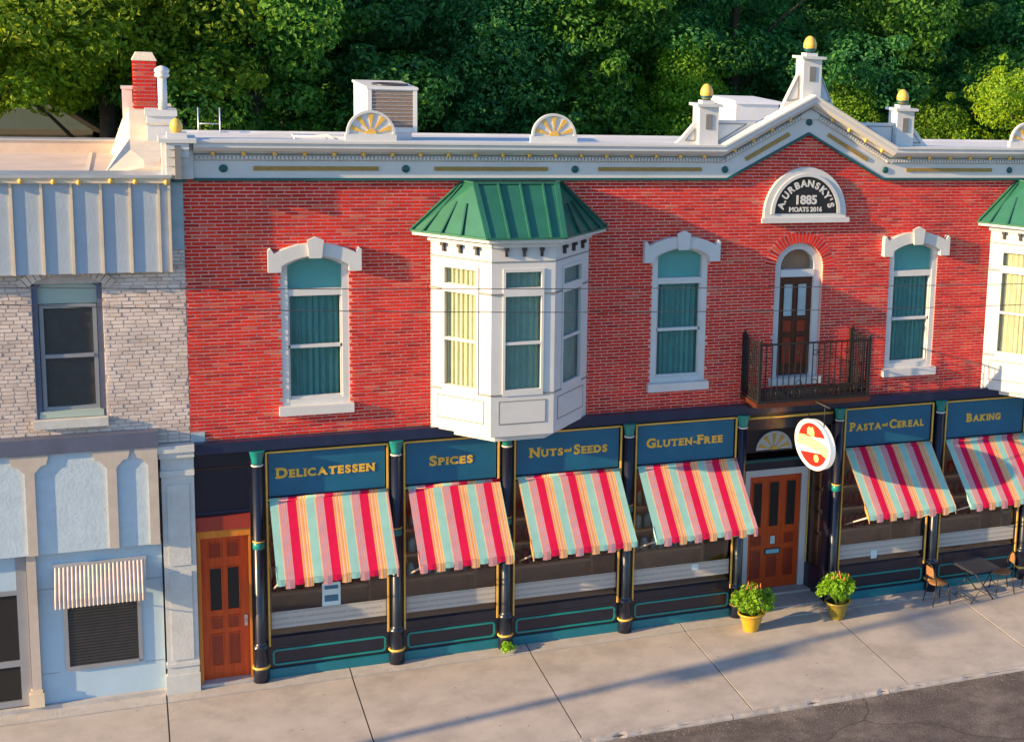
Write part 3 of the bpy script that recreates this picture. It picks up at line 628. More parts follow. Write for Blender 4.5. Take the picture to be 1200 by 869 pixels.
# ---- bay windows
class Face:
    def __init__(s, p0, p1):
        s.p = Vector((p0[0],p0[1],0)); d = Vector((p1[0]-p0[0],p1[1]-p0[1],0)); s.len = d.length; s.d = d.normalized(); s.n = Vector((s.d.y,-s.d.x,0))
    def pt(s, u, d, z): q = s.p + s.d*u + s.n*d; return (q.x, q.y, z)
    def box(s, mb, u0, u1, d0, d1, z0, z1):
        P = [s.pt(u0,d1,z0), s.pt(u1,d1,z0), s.pt(u1,d0,z0), s.pt(u0,d0,z0)]; Q = [(a,b,z1) for a,b,_ in P]; return mb.hexa(P+Q)
def bay(cx):
    F = [Face((cx-1.42,0),(cx-.56,-.95)), Face((cx-.56,-.95),(cx+.56,-.95)), Face((cx+.56,-.95),(cx+1.42,0))]
    outl = [(cx-1.42,.0),(cx-.56,-.95),(cx+.56,-.95),(cx+1.42,.0)]
    body = MB().slab(outl, 4.40, 4.46); body.slab(outl, 7.70, 7.90)
    body.slab([(cx-1.15,.0),(cx-.45,-.78),(cx+.45,-.78),(cx+1.15,.0)], 4.27, 4.399)
    for k, f in enumerate(F):
        u0, u1 = (.20, f.len-.20) if k == 1 else (.26, 1.02)
        f.box(body, 0,f.len,-.06,.0,4.46,5.14)                    # lower apron
        f.box(body, 0,f.len,-.06,.0,7.42,7.70)
        f.box(body, 0,u0,-.06,.0,5.14,7.42); f.box(body, u1,f.len,-.06,.0,5.14,7.42)
    b = obj('bay_window', body, M['white'], bld)
    for k, f in enumerate(F):
        u0, u1 = (.20, f.len-.20) if k == 1 else (.26, 1.02)
        fr = MB()
        f.box(fr, u0,u0+.045,-.05,.02,5.14,7.42); f.box(fr, u1-.045,u1,-.05,.02,5.14,7.42)
        f.box(fr, u0+.045,u1-.045,-.05,.02,5.14,5.25); f.box(fr, u0+.045,u1-.045,-.05,.02,7.36,7.42)
        f.box(fr, u0+.045,u1-.045,-.05,.02,6.93,7.08); f.box(fr, u0+.045,u1-.045,-.05,.012,6.06,6.11)
        obj('window_frame', fr, M['white'], b)
        for z0, z1 in ((5.25,6.06),(6.11,6.93),(7.08,7.36)): obj('pane', f.box(MB(), u0+.045,u1-.045,-.032,-.026,z0,z1), M['glass'], b)
        cu = MB(); A = []; Bq = []; nn = 70; ph = random.random()*6
        for i in range(nn+1):
            u = u0-.02+(u1-u0+.04)*i/nn; d = -.10+.018*(sin(u*60+ph)+.5*sin(u*127)); A.append(f.pt(u,d,5.16)); Bq.append(f.pt(u,d,7.44))
        cu.strip(A, Bq, smooth=True); obj('curtain', cu, M['bay_curtain'] if k == 0 else M['bay_curtain_shade'], b)  # left face takes the sunlit colour, the others the shaded one
        for a_, c_, d_ in ((-.008,5.145,5.170),(-.006,7.535,7.552)): obj('line_moulding', f.box(MB(), a_,f.len-a_,.001,.012,c_,d_), M['trim_grey'], b)
        for a_, c_ in ((-.01,u0-.002),(u1+.002,f.len+.01)): obj('line_moulding', f.box(MB(), a_,c_,.001,.022,6.96,6.985), M['trim_grey'], b)
        pa, pb = .14, f.len-.14
        pn = MB(); f.box(pn, pa,pb,.001,.008,4.62,4.634); f.box(pn, pa,pb,.001,.008,5.03,5.044); f.box(pn, pa,pa+.012,.001,.008,4.634,5.03); f.box(pn, pb-.012,pb,.001,.008,4.634,5.03)
        obj('panel_line', pn, M['trim_grey'], b)
        obj('apron_panel', f.box(MB(), pa+.014,pb-.014,.001,.006,4.636,5.028), M['white'], b)
        f2 = MB(); f.box(f2, -.03,f.len+.03,.0,.05,7.80,7.895); obj('crown_moulding', f2, M['white'], b)
        for i in range(3):
            u = f.len*(i+1)/4 + (i-1)*.03; c_ = MB(); f.box(c_, u-.035,u+.035,.0,.085,7.745,7.80); f.box(c_, u-.022,u+.022,.0,.05,7.64,7.745)
            obj('bracket', c_, M['line_black'], b)
    obj('ceiling_board', MB().box(cx-1.2,cx+1.2,.31,.36,4.4,8.5), M['interior_wall'], b)
    # hipped standing seam roof
    E_ = [(cx-1.76,.0),(cx-.66,-1.17),(cx+.66,-1.17),(cx+1.76,.0)]; T_ = [(cx-.86,.0),(cx-.72,-.32),(cx+.72,-.32),(cx+.86,.0)]; ze, zt = 7.965, 8.83
    obj('eave_board', MB().slab([(cx-1.74,.0),(cx-.65,-1.15),(cx+.65,-1.15),(cx+1.74,.0)], 7.905, 7.96), M['white'], b)
    r = MB(); P3 = lambda q, z: (q[0], q[1], z)
    for i in range(3): r.quad(P3(E_[i],ze), P3(E_[i+1],ze), P3(T_[i+1],zt), P3(T_[i],zt))
    r.quad(*[P3(q,zt) for q in T_]); r.quad(*[P3(q,ze) for q in E_][::-1])
    ro = obj('bay_roof', r, M['green_metal'], b)
    cap = MB(); V3 = lambda q, z: Vector((q[0],q[1],z))
    for i in (1,2): cap.bar(V3(E_[i],ze), V3(T_[i],zt), .09, .03, (0,-.6,.8) )
    for i in range(3): cap.bar(V3(T_[i],zt), V3(T_[i+1],zt), .07, .03, (0,0,1)); cap.bar(V3(E_[i],ze)+Vector((0,.0,0)), V3(E_[i+1],ze), .05, .035, (0,0,1))
    cap.bar(V3(E_[0],ze), V3(T_[0],zt), .06, .04, (-.5,-.3,.8)); cap.bar(V3(E_[3],ze), V3(T_[3],zt), .06, .04, (.5,-.3,.8))
    obj('ridge_cap', cap, M['green_metal'], b)
    for i in range(3):
        a0, a1, t0, t1 = V3(E_[i],ze), V3(E_[i+1],ze), V3(T_[i],zt), V3(T_[i+1],zt); nrm = (a1-a0).cross(t0-a0).normalized()
        ss = ([.27,.54,.82] if i == 1 else ([.16,.40,.66] if i == 0 else [.34,.60,.84]))
        for s_ in ss:
            p0 = a0.lerp(a1, s_); 
            if i == 1: p1 = t0.lerp(t1, s_)
            else:
                up = (((t0+t1)/2)-((a0+a1)/2)); hfrac = {0:[.93,.62,.60],2:[.60,.62,.93]}[i][ss.index(s_)]
                q = t0.lerp(t1, s_); p1 = p0.lerp(p0 + (up*.9 if False else (q-p0)), hfrac) 
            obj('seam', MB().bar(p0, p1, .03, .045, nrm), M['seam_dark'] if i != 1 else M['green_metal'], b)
bay(5.36); bay(16.78)

# ---- date plaque
px, pz, pr = CX-.0, 8.18, .87
n = 28
pl = MB().prism([(px-pr,8.03),(px-pr,pz)]+[(px-pr*cos(pi*i/n), pz+.93*sin(pi*i/n)) for i in range(1,n)]+[(px+pr,pz),(px+pr,8.03)], -.09, .008)
plq = obj('date_plaque', pl, M['white'], bld)
inn = [(px-.665*cos(pi*i/n), 8.21+.72*sin(pi*i/n)) for i in range(n+1)]
obj('plaque_field', MB().prism(inn, -.098, -.091), M['plaque_black'], plq)
rim = [(px-.74*cos(pi*i/n), 8.20+.79*sin(pi*i/n)) for i in range(n+1)]
obj('plaque_rim', MB().ringprism(rim, inn, -.115, -.091), M['white'], plq)
obj('plaque_sill', MB().box(px-.93,px+.93,-.14,-.092,8.03,8.13), M['white'], plq)
tx = MB(); S_ = "A.URBANSKY'S"; aw = [.9,.45,1,1,1,1,1.05,.95,1.0,.95,.42,.9]; tot = sum(aw); acc = 0
for ch, w in zip(S_, aw):
    f = (acc + w/2)/tot; acc += w; th = pi*(.955 - .91*f); rr = .485
    Mx = Matrix.Translation((px+rr*1.0*cos(th), -.104, 8.215+rr*1.07*sin(th))) @ Matrix.Rotation(-(th-pi/2), 4, 'Y') @ UP
    add_text(tx, ch, .185, Mx, extrude=.005, offset=.007)
add_text(tx, '1885', .24, Matrix.Translation((px-.01,-.104,8.395)) @ UP, offset=.008)
add_text(tx, 'MOATS 2016', .125, Matrix.Translation((px-.01,-.104,8.245)) @ UP, offset=.004)
obj('plaque_lettering', tx, M['white'], plq)

# ---- balcony door
ax, az = 11.03, 7.11
mb = MB(); n = 16
fo = [(ax-.505,4.90)]+[(ax-.505*cos(pi*i/n), az+.495*sin(pi*i/n)) for i in range(n+1)]+[(ax+.505,4.90)]
fi = [(ax-.36,4.90)]+[(ax-.36*cos(pi*i/n), az+.36*sin(pi*i/n)) for i in range(n+1)]+[(ax+.36,4.90)]
mb.ringprism(fo, fi, .10, .30)
dr = obj('balcony_door', mb, M['white'], bld)
obj('door_transom', MB().box(ax-.36,ax+.36,.08,.26,6.92,7.06), M['white'], dr)
obj('fanlight', MB().prism([(ax-.36,7.06)]+[(ax-.36*cos(pi*i/n), az+.36*sin(pi*i/n)) for i in range(n+1)]+[(ax+.36,7.06)], .20, .206), M['glass'], dr)
obj('room_back', MB().box(ax-.5,ax+.5,.42,.46,4.8,7.6), M['interior_wall'], dr)
def panel_door(p, x0, x1, y, z0, z1, panes, panels, wood, name='door_leaf', handle=None, pwood=None, gl=None):
    mb = MB().box(x0,x1,y,y+.05,z0,z1); o = obj(name, mb, wood, p)
    for a, b, c, d in panels:
        f = MB().box(a,b,y-.010,y-.001,c,d); obj('door_panel', f, pwood or M['door_red'], p)
        e = .014; fr = MB().box(a-e,a,y-.02,y-.001,c-e,d+e).box(b,b+e,y-.02,y-.001,c-e,d+e).box(a,b,y-.02,y-.001,c-e,c).box(a,b,y-.02,y-.001,d,d+e); obj('panel_moulding', fr, wood, p)
    for a, b, c, d in panes:
        obj('door_pane', MB().box(a,b,y-.006,y-.001,c,d), gl or M['black'], p)
        e = .012; fr = MB().box(a-e,a,y-.02,y-.001,c-e,d+e).box(b,b+e,y-.02,y-.001,c-e,d+e).box(a,b,y-.02,y-.001,c-e,c).box(a,b,y-.02,y-.001,d,d+e); obj('pane_moulding', fr, wood, p)
    return o
M['pale_pane'] = mat('curtained pane', (.35,.46,.50), .3, .1)
panel_door(dr, ax-.36, ax+.36, .17, 4.94, 6.92, [(ax-.24,ax-.06,6.12,6.76),(ax+.06,ax+.24,6.12,6.76)], [(ax-.24,ax-.06,5.80,6.02),(ax+.06,ax+.24,5.80,6.02),(ax-.24,ax-.06,5.15,5.68),(ax+.06,ax+.24,5.15,5.68)], M['dark_wood'], gl=M['pale_pane'], pwood=M['door_red'])
obj('door_sill', MB().box(ax-.56,ax+.56,-.06,.32,4.76,4.90), M['white'], dr)

# ---- balcony
x0, x1, yd, zb = 9.90, 12.27, -.88, 4.60
bal = obj('balcony', MB().box(x0,x1,yd,-.0,zb,zb+.10), M['iron'], bld)
obj('edge_trim', MB().box(x0-.02,x1+.02,yd-.03,yd-.001,zb-.04,zb+.05).box(x0-.03,x0-.001,yd,0,zb-.04,zb+.05).box(x1+.001,x1+.03,yd,0,zb-.04,zb+.05), M['dark_wood'], bal)
ZT = 5.80
for x, y, r_ in ((x0+.03,yd+.03,.028),(x1-.03,yd+.03,.028),(x0+.03,-.03,.045),(x1-.03,-.03,.045)):
    obj('balcony_post', MB().box(x-r_,x+r_,y-r_,y+r_,zb+.10,ZT+.04).lathe([(.0,0),(.035,.02),(.03,.05),(.0,.07)],(x,y,ZT+.04),8), M['iron'], bal)
for a, b in (((x0,yd+.03),(x1,yd+.03)),((x0+.03,yd),(x0+.03,0)),((x1-.03,yd),(x1-.03,0))):
    for z, h in ((ZT-.02,.03),(zb+.30,.02),(zb+.12,.02)): 
        obj('rail', MB().bar((a[0],a[1],z),(b[0],b[1],z),.03,h,(0,0,1)), M['iron'], bal)
bl_me = MB().box(-.009,.009,-.009,.009,0,ZT-zb-.12).mesh('baluster'); bl_me.materials.append(M['iron'])
pts = [(x0+.03+(x1-x0-.06)*i/19, yd+.03) for i in range(1,19)] + [(x, yd+.03+(-yd-.06)*i/8) for x in (x0+.03,x1-.03) for i in range(1,8)]
for x, y in pts: obj('baluster', bl_me, None, bal, loc=(x,y,zb+.10))
def circ(cx, cy, cz, r, ax='y', n=14):
    return [(cx+(r*cos(2*pi*i/n) if ax == 'y' else 0), cy+(r*cos(2*pi*i/n) if ax == 'x' else 0), cz+r*sin(2*pi*i/n)) for i in range(n+1)]
for i in range(14):
    x = x0+.1+(x1-x0-.2)*i/13; obj('scroll', MB().tube(circ(x, yd+.03, zb+.215, .065), .008, 5), M['iron'], bal)
for x in (x0+.03, x1-.03):
    for i in range(4): obj('scroll', MB().tube(circ(x, yd+.15+.2*i, zb+.215, .065, 'x'), .008, 5), M['iron'], bal)
    for z in (5.3,5.55): obj('scroll', MB().tube(circ(x, yd/2, z, .10, 'x'), .011, 5), M['iron'], bal)
for x in (10.75,11.08,11.42,11.75):
    obj('scroll', MB().tube(circ(x, yd+.03, 5.0, .06), .009, 5), M['iron'], bal); obj('scroll', MB().tube(circ(x, yd+.03, 5.6, .05), .009, 5), M['iron'], bal)
for x in (x0+.15, x1-.15): obj('balcony_bracket', MB().prism([(0,4.60),(.70,4.60),(.62,4.52),(.12,4.36),(0,4.30)], x-.03, x+.03, lambda a, b, c: (b, -a, c)), M['dark_wood'], bal)

# ---- storefront
sf = M['dark_navy']
obj('shop_beam', MB().box(.05,BW-.05,-.13,.02,4.235,4.425), M['navy'], bld)
obj('shop_beam_back', MB().box(.05,BW-.05,.02,.30,4.20,4.42), M['dark_navy'], bld)
COLX = [1.02,3.32,5.29,7.61,9.93,12.03,14.37,16.65,18.9,21.1]
BAYS = [(1.18,3.17),(3.48,5.14),(5.46,7.46),(7.78,9.80),(12.20,14.21),(14.55,16.49),(16.81,18.74),(19.06,20.94)]
SIGN = ['DELICATESSEN','SPICES','NUTS@SEEDS','GLUTEN-FREE','PASTA@CEREAL','BAKING',None,None]
col_prof = [(.135,.0),(.135,.24),(.12,.27),(.115,.60),(.135,.615),(.135,.65),(.10,.68),(.088,.72),(.085,3.92)]
for x in COLX:
    c = obj('shop_column', MB().lathe(col_prof, (x,-.10,.03), 18), M['dark_navy'], bld)
    obj('capital', MB().lathe([(.085,3.96),(.088,4.02),(.125,4.19),(.135,4.20)], (x,-.10,.03), 18), M['teal'], c)
    obj('capital_ring', MB().lathe([(.09,3.925),(.10,3.94),(.09,3.957)], (x,-.10,.03), 18), M['stone'], c)
    obj('base_ring', MB().lathe([(.136,.245),(.152,.265),(.136,.285)], (x,-.10,.03), 18), M['gold'], c)
    obj('shaft_band', MB().lathe([(.086,2.44),(.098,2.45),(.094,2.50),(.098,2.55),(.086,2.56)], (x,-.10,.03), 18), M['teal'], c)
    obj('band_ring', MB().lathe([(.09,2.565),(.103,2.575),(.09,2.59)], (x,-.10,.03), 18), M['gold'], c)
    obj('column_backing', MB().box(x-.13,x+.13,.0,.25,.03,4.20), M['dark_navy'], c)
def racetrack(x0, x1, z0, z1, w, y0, y1, n=5):
    def ring(e, r):
        pts = []
        for (cx_, cz_, a0) in ((x1-.07,z1-.07,0),(x0+.07,z1-.07,pi/2),(x0+.07,z0+.07,pi),(x1-.07,z0+.07,3*pi/2)):
            for i in range(n+1): a = a0+pi/2*i/n; pts.append((cx_+(.07-e)*cos(a), cz_+(.07-e)*sin(a)))
        return pts
    return MB().ringprism(ring(0,0), ring(w,0), y0, y1, close=True)
def lettering(s, cx, z, size):
    """small capitals with a taller first letter, as painted on the signs"""
    mb = MB(); parts = []; cur = 0
    words = s.replace('@', ' @ ').split(' ')
    items = []
    for wi, w in enumerate(words):
        if w == '@': items.append(('and', size*.36, True)); continue
        first = True
        for ch in w:
            items.append((ch, size if first else size*.76, False)); first = (ch == '-')
    for ch, sz, small in items:
        me = text_mesh(ch, sz, .004, .008*sz/.3 + .004, 'LEFT'); me['glyph'] = ch; xs_ = [v.co.x for v in me.vertices]
        wdt = max(xs_)-min(xs_); parts.append((me, cur-min(xs_), small, sz)); cur += wdt*1.06 + .016
        if small: cur += .02
    for me, xo, small, sz in parts:
        n_ = len(mb.v); up = size*.22 if small else 0.0
        if not small:
            ch = me['glyph']; xl = min(v.co.x for v in me.vertices)+xo-cur/2+cx; xr = max(v.co.x for v in me.vertices)+xo-cur/2+cx; zt_ = z+max(v.co.y for v in me.vertices); st_ = sz*.17; e_ = sz*.075; hh = sz*.085
            bars_ = []
            if ch in 'DEILNBFPRKU': bars_ += [(xl-e_,xl+st_+(e_ if ch in 'INKPFU' else 0),zt_-hh,zt_)] + ([] if ch == 'U' else [(xl-e_,xl+st_+(e_ if ch in 'INKPFR' else 0),z,z+hh)])
            if ch in 'NUK': bars_ += [(xr-st_-e_*.4,xr+e_,zt_-hh,zt_)]
            if ch == 'T': bars_ += [((xl+xr)/2-st_,(xl+xr)/2+st_,z,z+hh)]
            if ch == 'A': bars_ += [(xl-e_*.6,xl+st_*1.2,z,z+hh),(xr-st_*1.2,xr+e_*.6,z,z+hh)]
            for a_, b_, c_, d_ in bars_: mb.box(a_,b_,-.0035,.0035,c_,d_)
            n_ = len(mb.v)
        mb.v += [(cx-cur*1.0/2+(v.co.x+xo), v.co.z, z+v.co.y+up) for v in me.vertices]; mb.f += [tuple(n_+i for i in p.vertices) for p in me.polygons]; bpy.data.meshes.remove(me)
    return mb, cur
for (a, b), s in zip(BAYS, SIGN):
    w = obj('shop_window', MB().box(a-.05,a+.0,-.03,.12,.05,4.2).box(b,b+.05,-.03,.12,.05,4.2).box(a,b,-.03,.10,.62,.76).box(a,b,-.02,.10,3.24,3.36).box(a,b,-.02,.10,4.13,4.20), sf, bld)
    g = MB()
    for x in (a-.025, b-.005): g.box(x,x+.03,-.058,-.031,.62,4.17)
    g.box(a+.005,b-.005,-.056,-.031,4.145,4.175).box(a+.005,b-.005,-.056,-.031,3.295,3.325)
    obj('gold_bead', g, M['gold'], w)
    obj('pane', MB().box(a,b,.05,.06,.76,3.24), M['shop_glass'], w)
    sg = obj('sign_board', MB().box(a+.03,b-.03,-.012,.03,3.362,4.128), M['sign_blue'], w)
    if s:
        lt, wd = lettering(s, 0, 0, .25); target = {'DELICATESSEN':1.66,'SPICES':.80,'NUTS@SEEDS':1.50,'GLUTEN-FREE':1.58,'PASTA@CEREAL':1.74,'BAKING':.86}[s]; k = target/wd
        cxs = {'DELICATESSEN':2.16,'SPICES':4.31,'NUTS@SEEDS':6.48,'GLUTEN-FREE':8.77,'PASTA@CEREAL':13.18,'BAKING':15.49}[s]
        lt.v = [(cxs+v[0]*k, -.018+v[1], 3.685+v[2]) for v in lt.v]
        obj('sign_lettering', lt, M['sign_gold'], sg)
    kp = obj('kick_panel', MB().box(a,b,-.035,.08,.20,.619), M['dark_navy'], w)
    obj('panel_outline', racetrack(a+.03,b-.03,.25,.55,.035,-.055,-.036), M['teal'], w)
    obj('kick_base', MB().box(a-.05,b+.05,-.075,.08,.031,.199), M['blue_teal'], w)
    obj('lettering_band', MB().box(a+.03,b-.01,.044,.049,.90,1.21), M['band'], w)
    obj('display_ledge', MB().box(a,b,.10,.85,.60,.765), M['ledge_wood'], w)
# poster in the first window (its code block left blank)
ps = obj('window_poster', MB().box(2.06,2.37,.036,.043,1.22,1.65), M['paper'], bld)
obj('poster_print', MB().box(2.10,2.33,.031,.035,1.30,1.42), M['print_blue'], ps)
obj('poster_print', MB().box(2.10,2.33,.031,.035,1.53,1.60), M['print_blue'], ps)
for x in (9.0,):
    obj('window_sticker', MB().box(x,x+.14,.036,.043,1.06,1.18), M['paper'], bld)
obj('window_sticker', MB().box(12.98,13.12,.036,.043,.84,1.02), M['paper'], bld)
# shop interior
obj('shop_floor', MB().box(.3,BW-.3,.95,8.6,.0,.04).box(.3,9.7,.12,.95,.0,.03).box(12.2,BW-.3,.12,.95,.0,.03), M['interior_floor'], bld)
obj('shop_partition', MB().box(.3,9.9,1.75,1.85,.04,4.35).box(12.05,BW-.3,1.75,1.85,.04,4.35), M['interior_wall'], bld)
obj('shop_ceiling', MB().box(.1,BW-.1,.31,8.68,4.36,4.42), M['interior_wall'], bld)
for i, (a, b) in enumerate(BAYS):
    sh = obj('display_shelf', MB().box(a+.1,b-.1,1.3,1.7,1.0,1.05).box(a+.1,b-.1,1.3,1.7,1.5,1.55).box(a+.1,b-.1,1.3,1.7,2.0,2.05).box(a+.1,a+.14,1.3,1.7,.04,2.4).box(b-.14,b-.1,1.3,1.7,.04,2.4), M['ledge_wood'], bld)
    jars = MB()
    for z in (1.05,1.55,2.05):
        x = a+.2
        while x < b-.25:
            r_ = random.uniform(.05,.085); jars.lathe([(r_,0),(r_,.2),(r_*.6,.24),(r_*.6,.27)], (x,1.48,z), 8); x += r_*2+.04
    obj('jars', jars, random.choice([M['gold'],M['pale_pane'],M['header_red'],M['paper']]), bld, kind='stuff')

# side door at the left end
sdx0, sdx1 = .10, .90
sdr = obj('side_door', MB().box(.04,.10,-.03,.20,.05,2.84).box(.86,.895,-.03,.20,.05,2.84).box(.04,.895,-.04,.20,2.72,2.85), M['door_orange'], bld)
obj('door_header', MB().box(.04,.90,-.06,.20,2.852,3.10), M['header_red'], sdr)
panel_door(sdr, .10, .86, .10, .09, 2.72, [(.24,.42,1.36,2.12),(.52,.70,1.36,2.12)], [(.24,.42,2.32,2.58),(.52,.70,2.32,2.58),(.26,.42,1.02,1.22),(.52,.68,1.02,1.22),(.24,.42,.34,.90),(.52,.70,.34,.90)], M['door_wood'])
obj('door_handle', MB().box(.775,.825,.07,.099,1.02,1.22).tube([(.80,.07,1.1),(.80,.03,1.1),(.80,.03,1.16)],.012), M['galv'], sdr)
obj('door_step', MB().box(.05,.90,-.10,.2,.031,.088), M['strip'], sdr)
up = obj('upper_panel', MB().box(.04,.90,.02,.10,3.102,4.20), M['dark_navy'], bld)
obj('panel_trim', MB().box(.06,.88,-.0,.019,3.93,3.95), M['dark_wood'], up)
obj('panel_trim', MB().box(.06,.88,-.0,.019,3.14,3.17), M['navy'], up)

# recessed entrance
ent = obj('entrance', MB().box(10.40,11.90,.93,1.05,3.09,3.85).box(10.04,10.42,.93,1.05,.03,3.85).box(11.86,11.95,.93,1.05,.03,3.85), M['dark_navy'], bld)
fr = MB().box(10.42,10.53,.88,.929,.10,2.72).box(11.69,11.84,.88,.929,.10,2.72).box(10.53,11.69,.88,.929,2.58,2.72)
obj('door_frame', fr, M['white'], ent)
panel_door(ent, 10.53, 11.69, .95, .10, 2.58, [(10.64,10.82,1.46,2.42),(11.0,11.2,1.46,2.42),(11.38,11.58,1.46,2.42)], [(10.64,10.84,1.06,1.28),(11.36,11.58,1.06,1.28),(10.64,10.84,.34,.94),(10.99,11.21,.34,.80),(11.36,11.58,.34,.94)], M['door_wood'], gl=M['black'])
obj('door_plate', MB().box(10.93,11.28,.925,.938,.84,.97), M['dark_screen'], ent)
obj('plate_field', MB().box(10.955,11.255,.920,.9245,.862,.948), M['plate_blue'], ent)
obj('door_number', MB().box(11.05,11.15,.93,.94,1.07,1.24), M['paper'], ent)
obj('door_ledge', MB().box(10.05,11.95,.83,.93,2.90,2.96), M['dark_teal'], ent)
obj('door_lintel', MB().box(10.05,11.95,.86,.93,2.73,2.89), M['dark_navy'], ent)
sunburst(11.03, .905, 3.14, .40, ent, base=False)
obj('gold_rail', MB().tube([(10.06,-.04,4.12),(11.9,-.04,4.12)], .028, 8), M['gold'], ent)
obj('entry_ceiling', MB().box(10.05,11.95,.0,1.05,3.86,3.90), M['dark_navy'], ent)
obj('transom_beam', MB().box(10.05,11.92,-.02,.06,3.90,4.2), M['dark_navy'], ent)
# canted glazed sides
for P0, P1, nm in (((10.06,.0),(10.20,.93),'side_glazing'),((11.80,.93),(11.93,.02),'side_glazing')):
    pass
Fr = Face((11.86,.90),(12.02,.04)) ; Fl = Face((9.94,.04),(10.30,.90))
for f in (Fr, Fl):
    g = MB(); f.box(g, 0,.05,-.03,.03,.04,3.86); f.box(g, f.len-.05,f.len,-.03,.03,.04,3.86); f.box(g, .05,f.len-.05,-.03,.03,.04,.62); f.box(g, .05,f.len-.05,-.03,.03,3.4,3.86)
    s_ = obj('side_glazing', g, M['dark_navy'], ent)
    obj('side_pane', f.box(MB(), .05,f.len-.05,-.005,.005,.62,3.4), M['shop_glass'], ent)
    gb = MB(); f.box(gb, .05,.075,.031,.05,.62,3.4); f.box(gb, f.len-.075,f.len-.05,.031,.05,.62,3.4); obj('gold_bead', gb, M['gold'], ent)
obj('entry_floor', MB().box(10.05,11.95,-.0,.95,.0,.05), M['strip'], ent)
obj('door_step', MB().box(10.3,11.92,.62,.95,.051,.095), M['strip'], ent)

# ================================================================== awnings
def awning(x0, x1, label, ph, so=0.0):
    w = x1-x0; root = empty('awning', (x0,-.06,3.31), label=label, cat='awning', group='striped shop awnings')
    yb, zb_ = -1.22, -1.02; nu = max(10,int(w/.06)); nv = 8
    cv = MB()
    rows = []
    for j in range(nv+1):
        t = j/nv; row = []
        for i in range(nu+1):
            u = i/nu; sag = -.018*sin(pi*t)*(1+.35*sin(u*9+ph)) + .006*sin(u*23+ph)*t
            row.append((u*w+so, yb*t+sag*.5, zb_*t+sag))
        rows.append(row)
    for j in range(nv): cv.strip(rows[j], rows[j+1], smooth=True)
    o = obj('canvas', cv, M['awning']); o.parent = root; o.location = (-so,0,0)
    # valance with tabs
    va = MB(); x = so; q = .15
    while x < so+w-.005:
        k = int(math.floor(x/q+1e-6)); e = min((k+1)*q, so+w); d = .155 if k % 2 else .10
        zz = zb_+.004; va.strip([(x,yb-.004,zz),((x+e)/2,yb-.007,zz),(e,yb-.004,zz)], [(x+.003,yb-.018,zz-d+.006),((x+e)/2,yb-.024,zz-d),(e-.003,yb-.018,zz-d+.006)]); x = e
    for xx in (so, so+w):        # short returns round the corners
        va.strip([(xx,yb-.004,zb_+.004),(xx,yb+.22,zb_+.19)], [(xx,yb-.015,zb_-.11),(xx,yb+.18,zb_+.06)])
    o = obj('valance', va, M['awning']); o.parent = root; o.location = (-so,0,0)
    fb = MB().tube([(.01,yb+.01,zb_-.02),(w-.01,yb+.01,zb_-.02)], .016); o = obj('front_bar', fb, M['awn_arm']); o.parent = root
    for xx in (.05, w-.05):
        o = obj('arm', MB().tube([(xx,yb+.01,zb_-.02),(xx+(.0),.05,zb_-.62)], .018), M['awn_arm']); o.parent = root
    o = obj('roller', MB().tube([(0,-.0,.0),(w,-.0,.0)], .035, 8), M['awning']); o.parent = root
    return root
awning(1.21,3.18,'striped fabric awning below the delicatessen sign, beside the orange wooden side door',0.3, .02)
awning(3.53,5.17,'narrow striped fabric awning below the spices sign',1.3, .17)
awning(5.50,7.44,'striped fabric awning below the nuts and seeds sign, under the bay window',2.1, -.03+.6)
awning(7.81,9.84,'striped fabric awning below the gluten-free sign, left of the entrance door',3.7, .0)
awning(12.21,14.20,'striped fabric awning below the pasta and cereal sign, right of the entrance',4.4, .57)
awning(14.56,16.50,'striped fabric awning below the baking sign, at the right edge above the bistro table',5.2, .02)

# ================================================================== oval blade sign
th = radians(-84)
sr = empty('oval_sign', (11.12,-.95,3.77), label='lit white oval sign with red halves and cream banner hanging below the balcony', cat='sign')
sr.rotation_euler = (0,0,th)
def ell(a, b, n=40, t0=0, t1=2*pi): return [(a*cos(t0+(t1-t0)*i/n), b*sin(t0+(t1-t0)*i/n)) for i in range(n+1)]
def sobj(nm, mb, m): o = obj(nm, mb, m); o.parent = sr; return o
A_, B2 = .68, .48
sobj('sign_case', MB().prism(ell(A_,B2)[:-1], -.06, .06), M['lit_white'])
sobj('sign_rim', MB().ringprism(ell(A_+.015,B2+.015)[:-1], ell(A_-.03,B2-.03)[:-1], -.075, -.061, close=True), M['lit_white'])
for sgn, yy in ((-1,-1),(1,1)):
    y0_, y1_ = (-.068,-.061) if yy < 0 else (.061,.068)
    sobj('red_field', MB().prism(ell(.56,.42,20,radians(35),radians(172)), y0_, y1_), M['lit_red'])
    sobj('red_field', MB().prism(ell(.56,.42,20,radians(215),radians(352)), y0_, y1_), M['lit_red'])
    yb0, yb1 = (-.078,-.069) if yy < 0 else (.069,.078)
    sobj('banner', MB().prism([(-.58,.08),(-.3,.13),(.3,.13),(.58,.08),(.58,-.13),(.3,-.08),(-.3,-.08),(-.58,-.13)], yb0, yb1), M['lit_cream'])
    sobj('emblem', MB().prism([(-.20,.17),(-.21,.27),(-.14,.33),(-.06,.30),(-.02,.35),(.06,.26),(.05,.17)], yb0, yb1), M['lit_yellow'])
    sobj('emblem', MB().prism([(.18+x*.085, -.23+z*.075) for x, z in ell(1,1,12)[:-1]], yb0, yb1), M['lit_yellow'])
for u in (-.3,.3): sobj('hanger', MB().tube([(u,0,.43),(u,0,.86)], .012), M['iron'])
sobj('hanger_bar', MB().tube([(-.78,0,.85),(.5,0,.85)], .02), M['iron'])

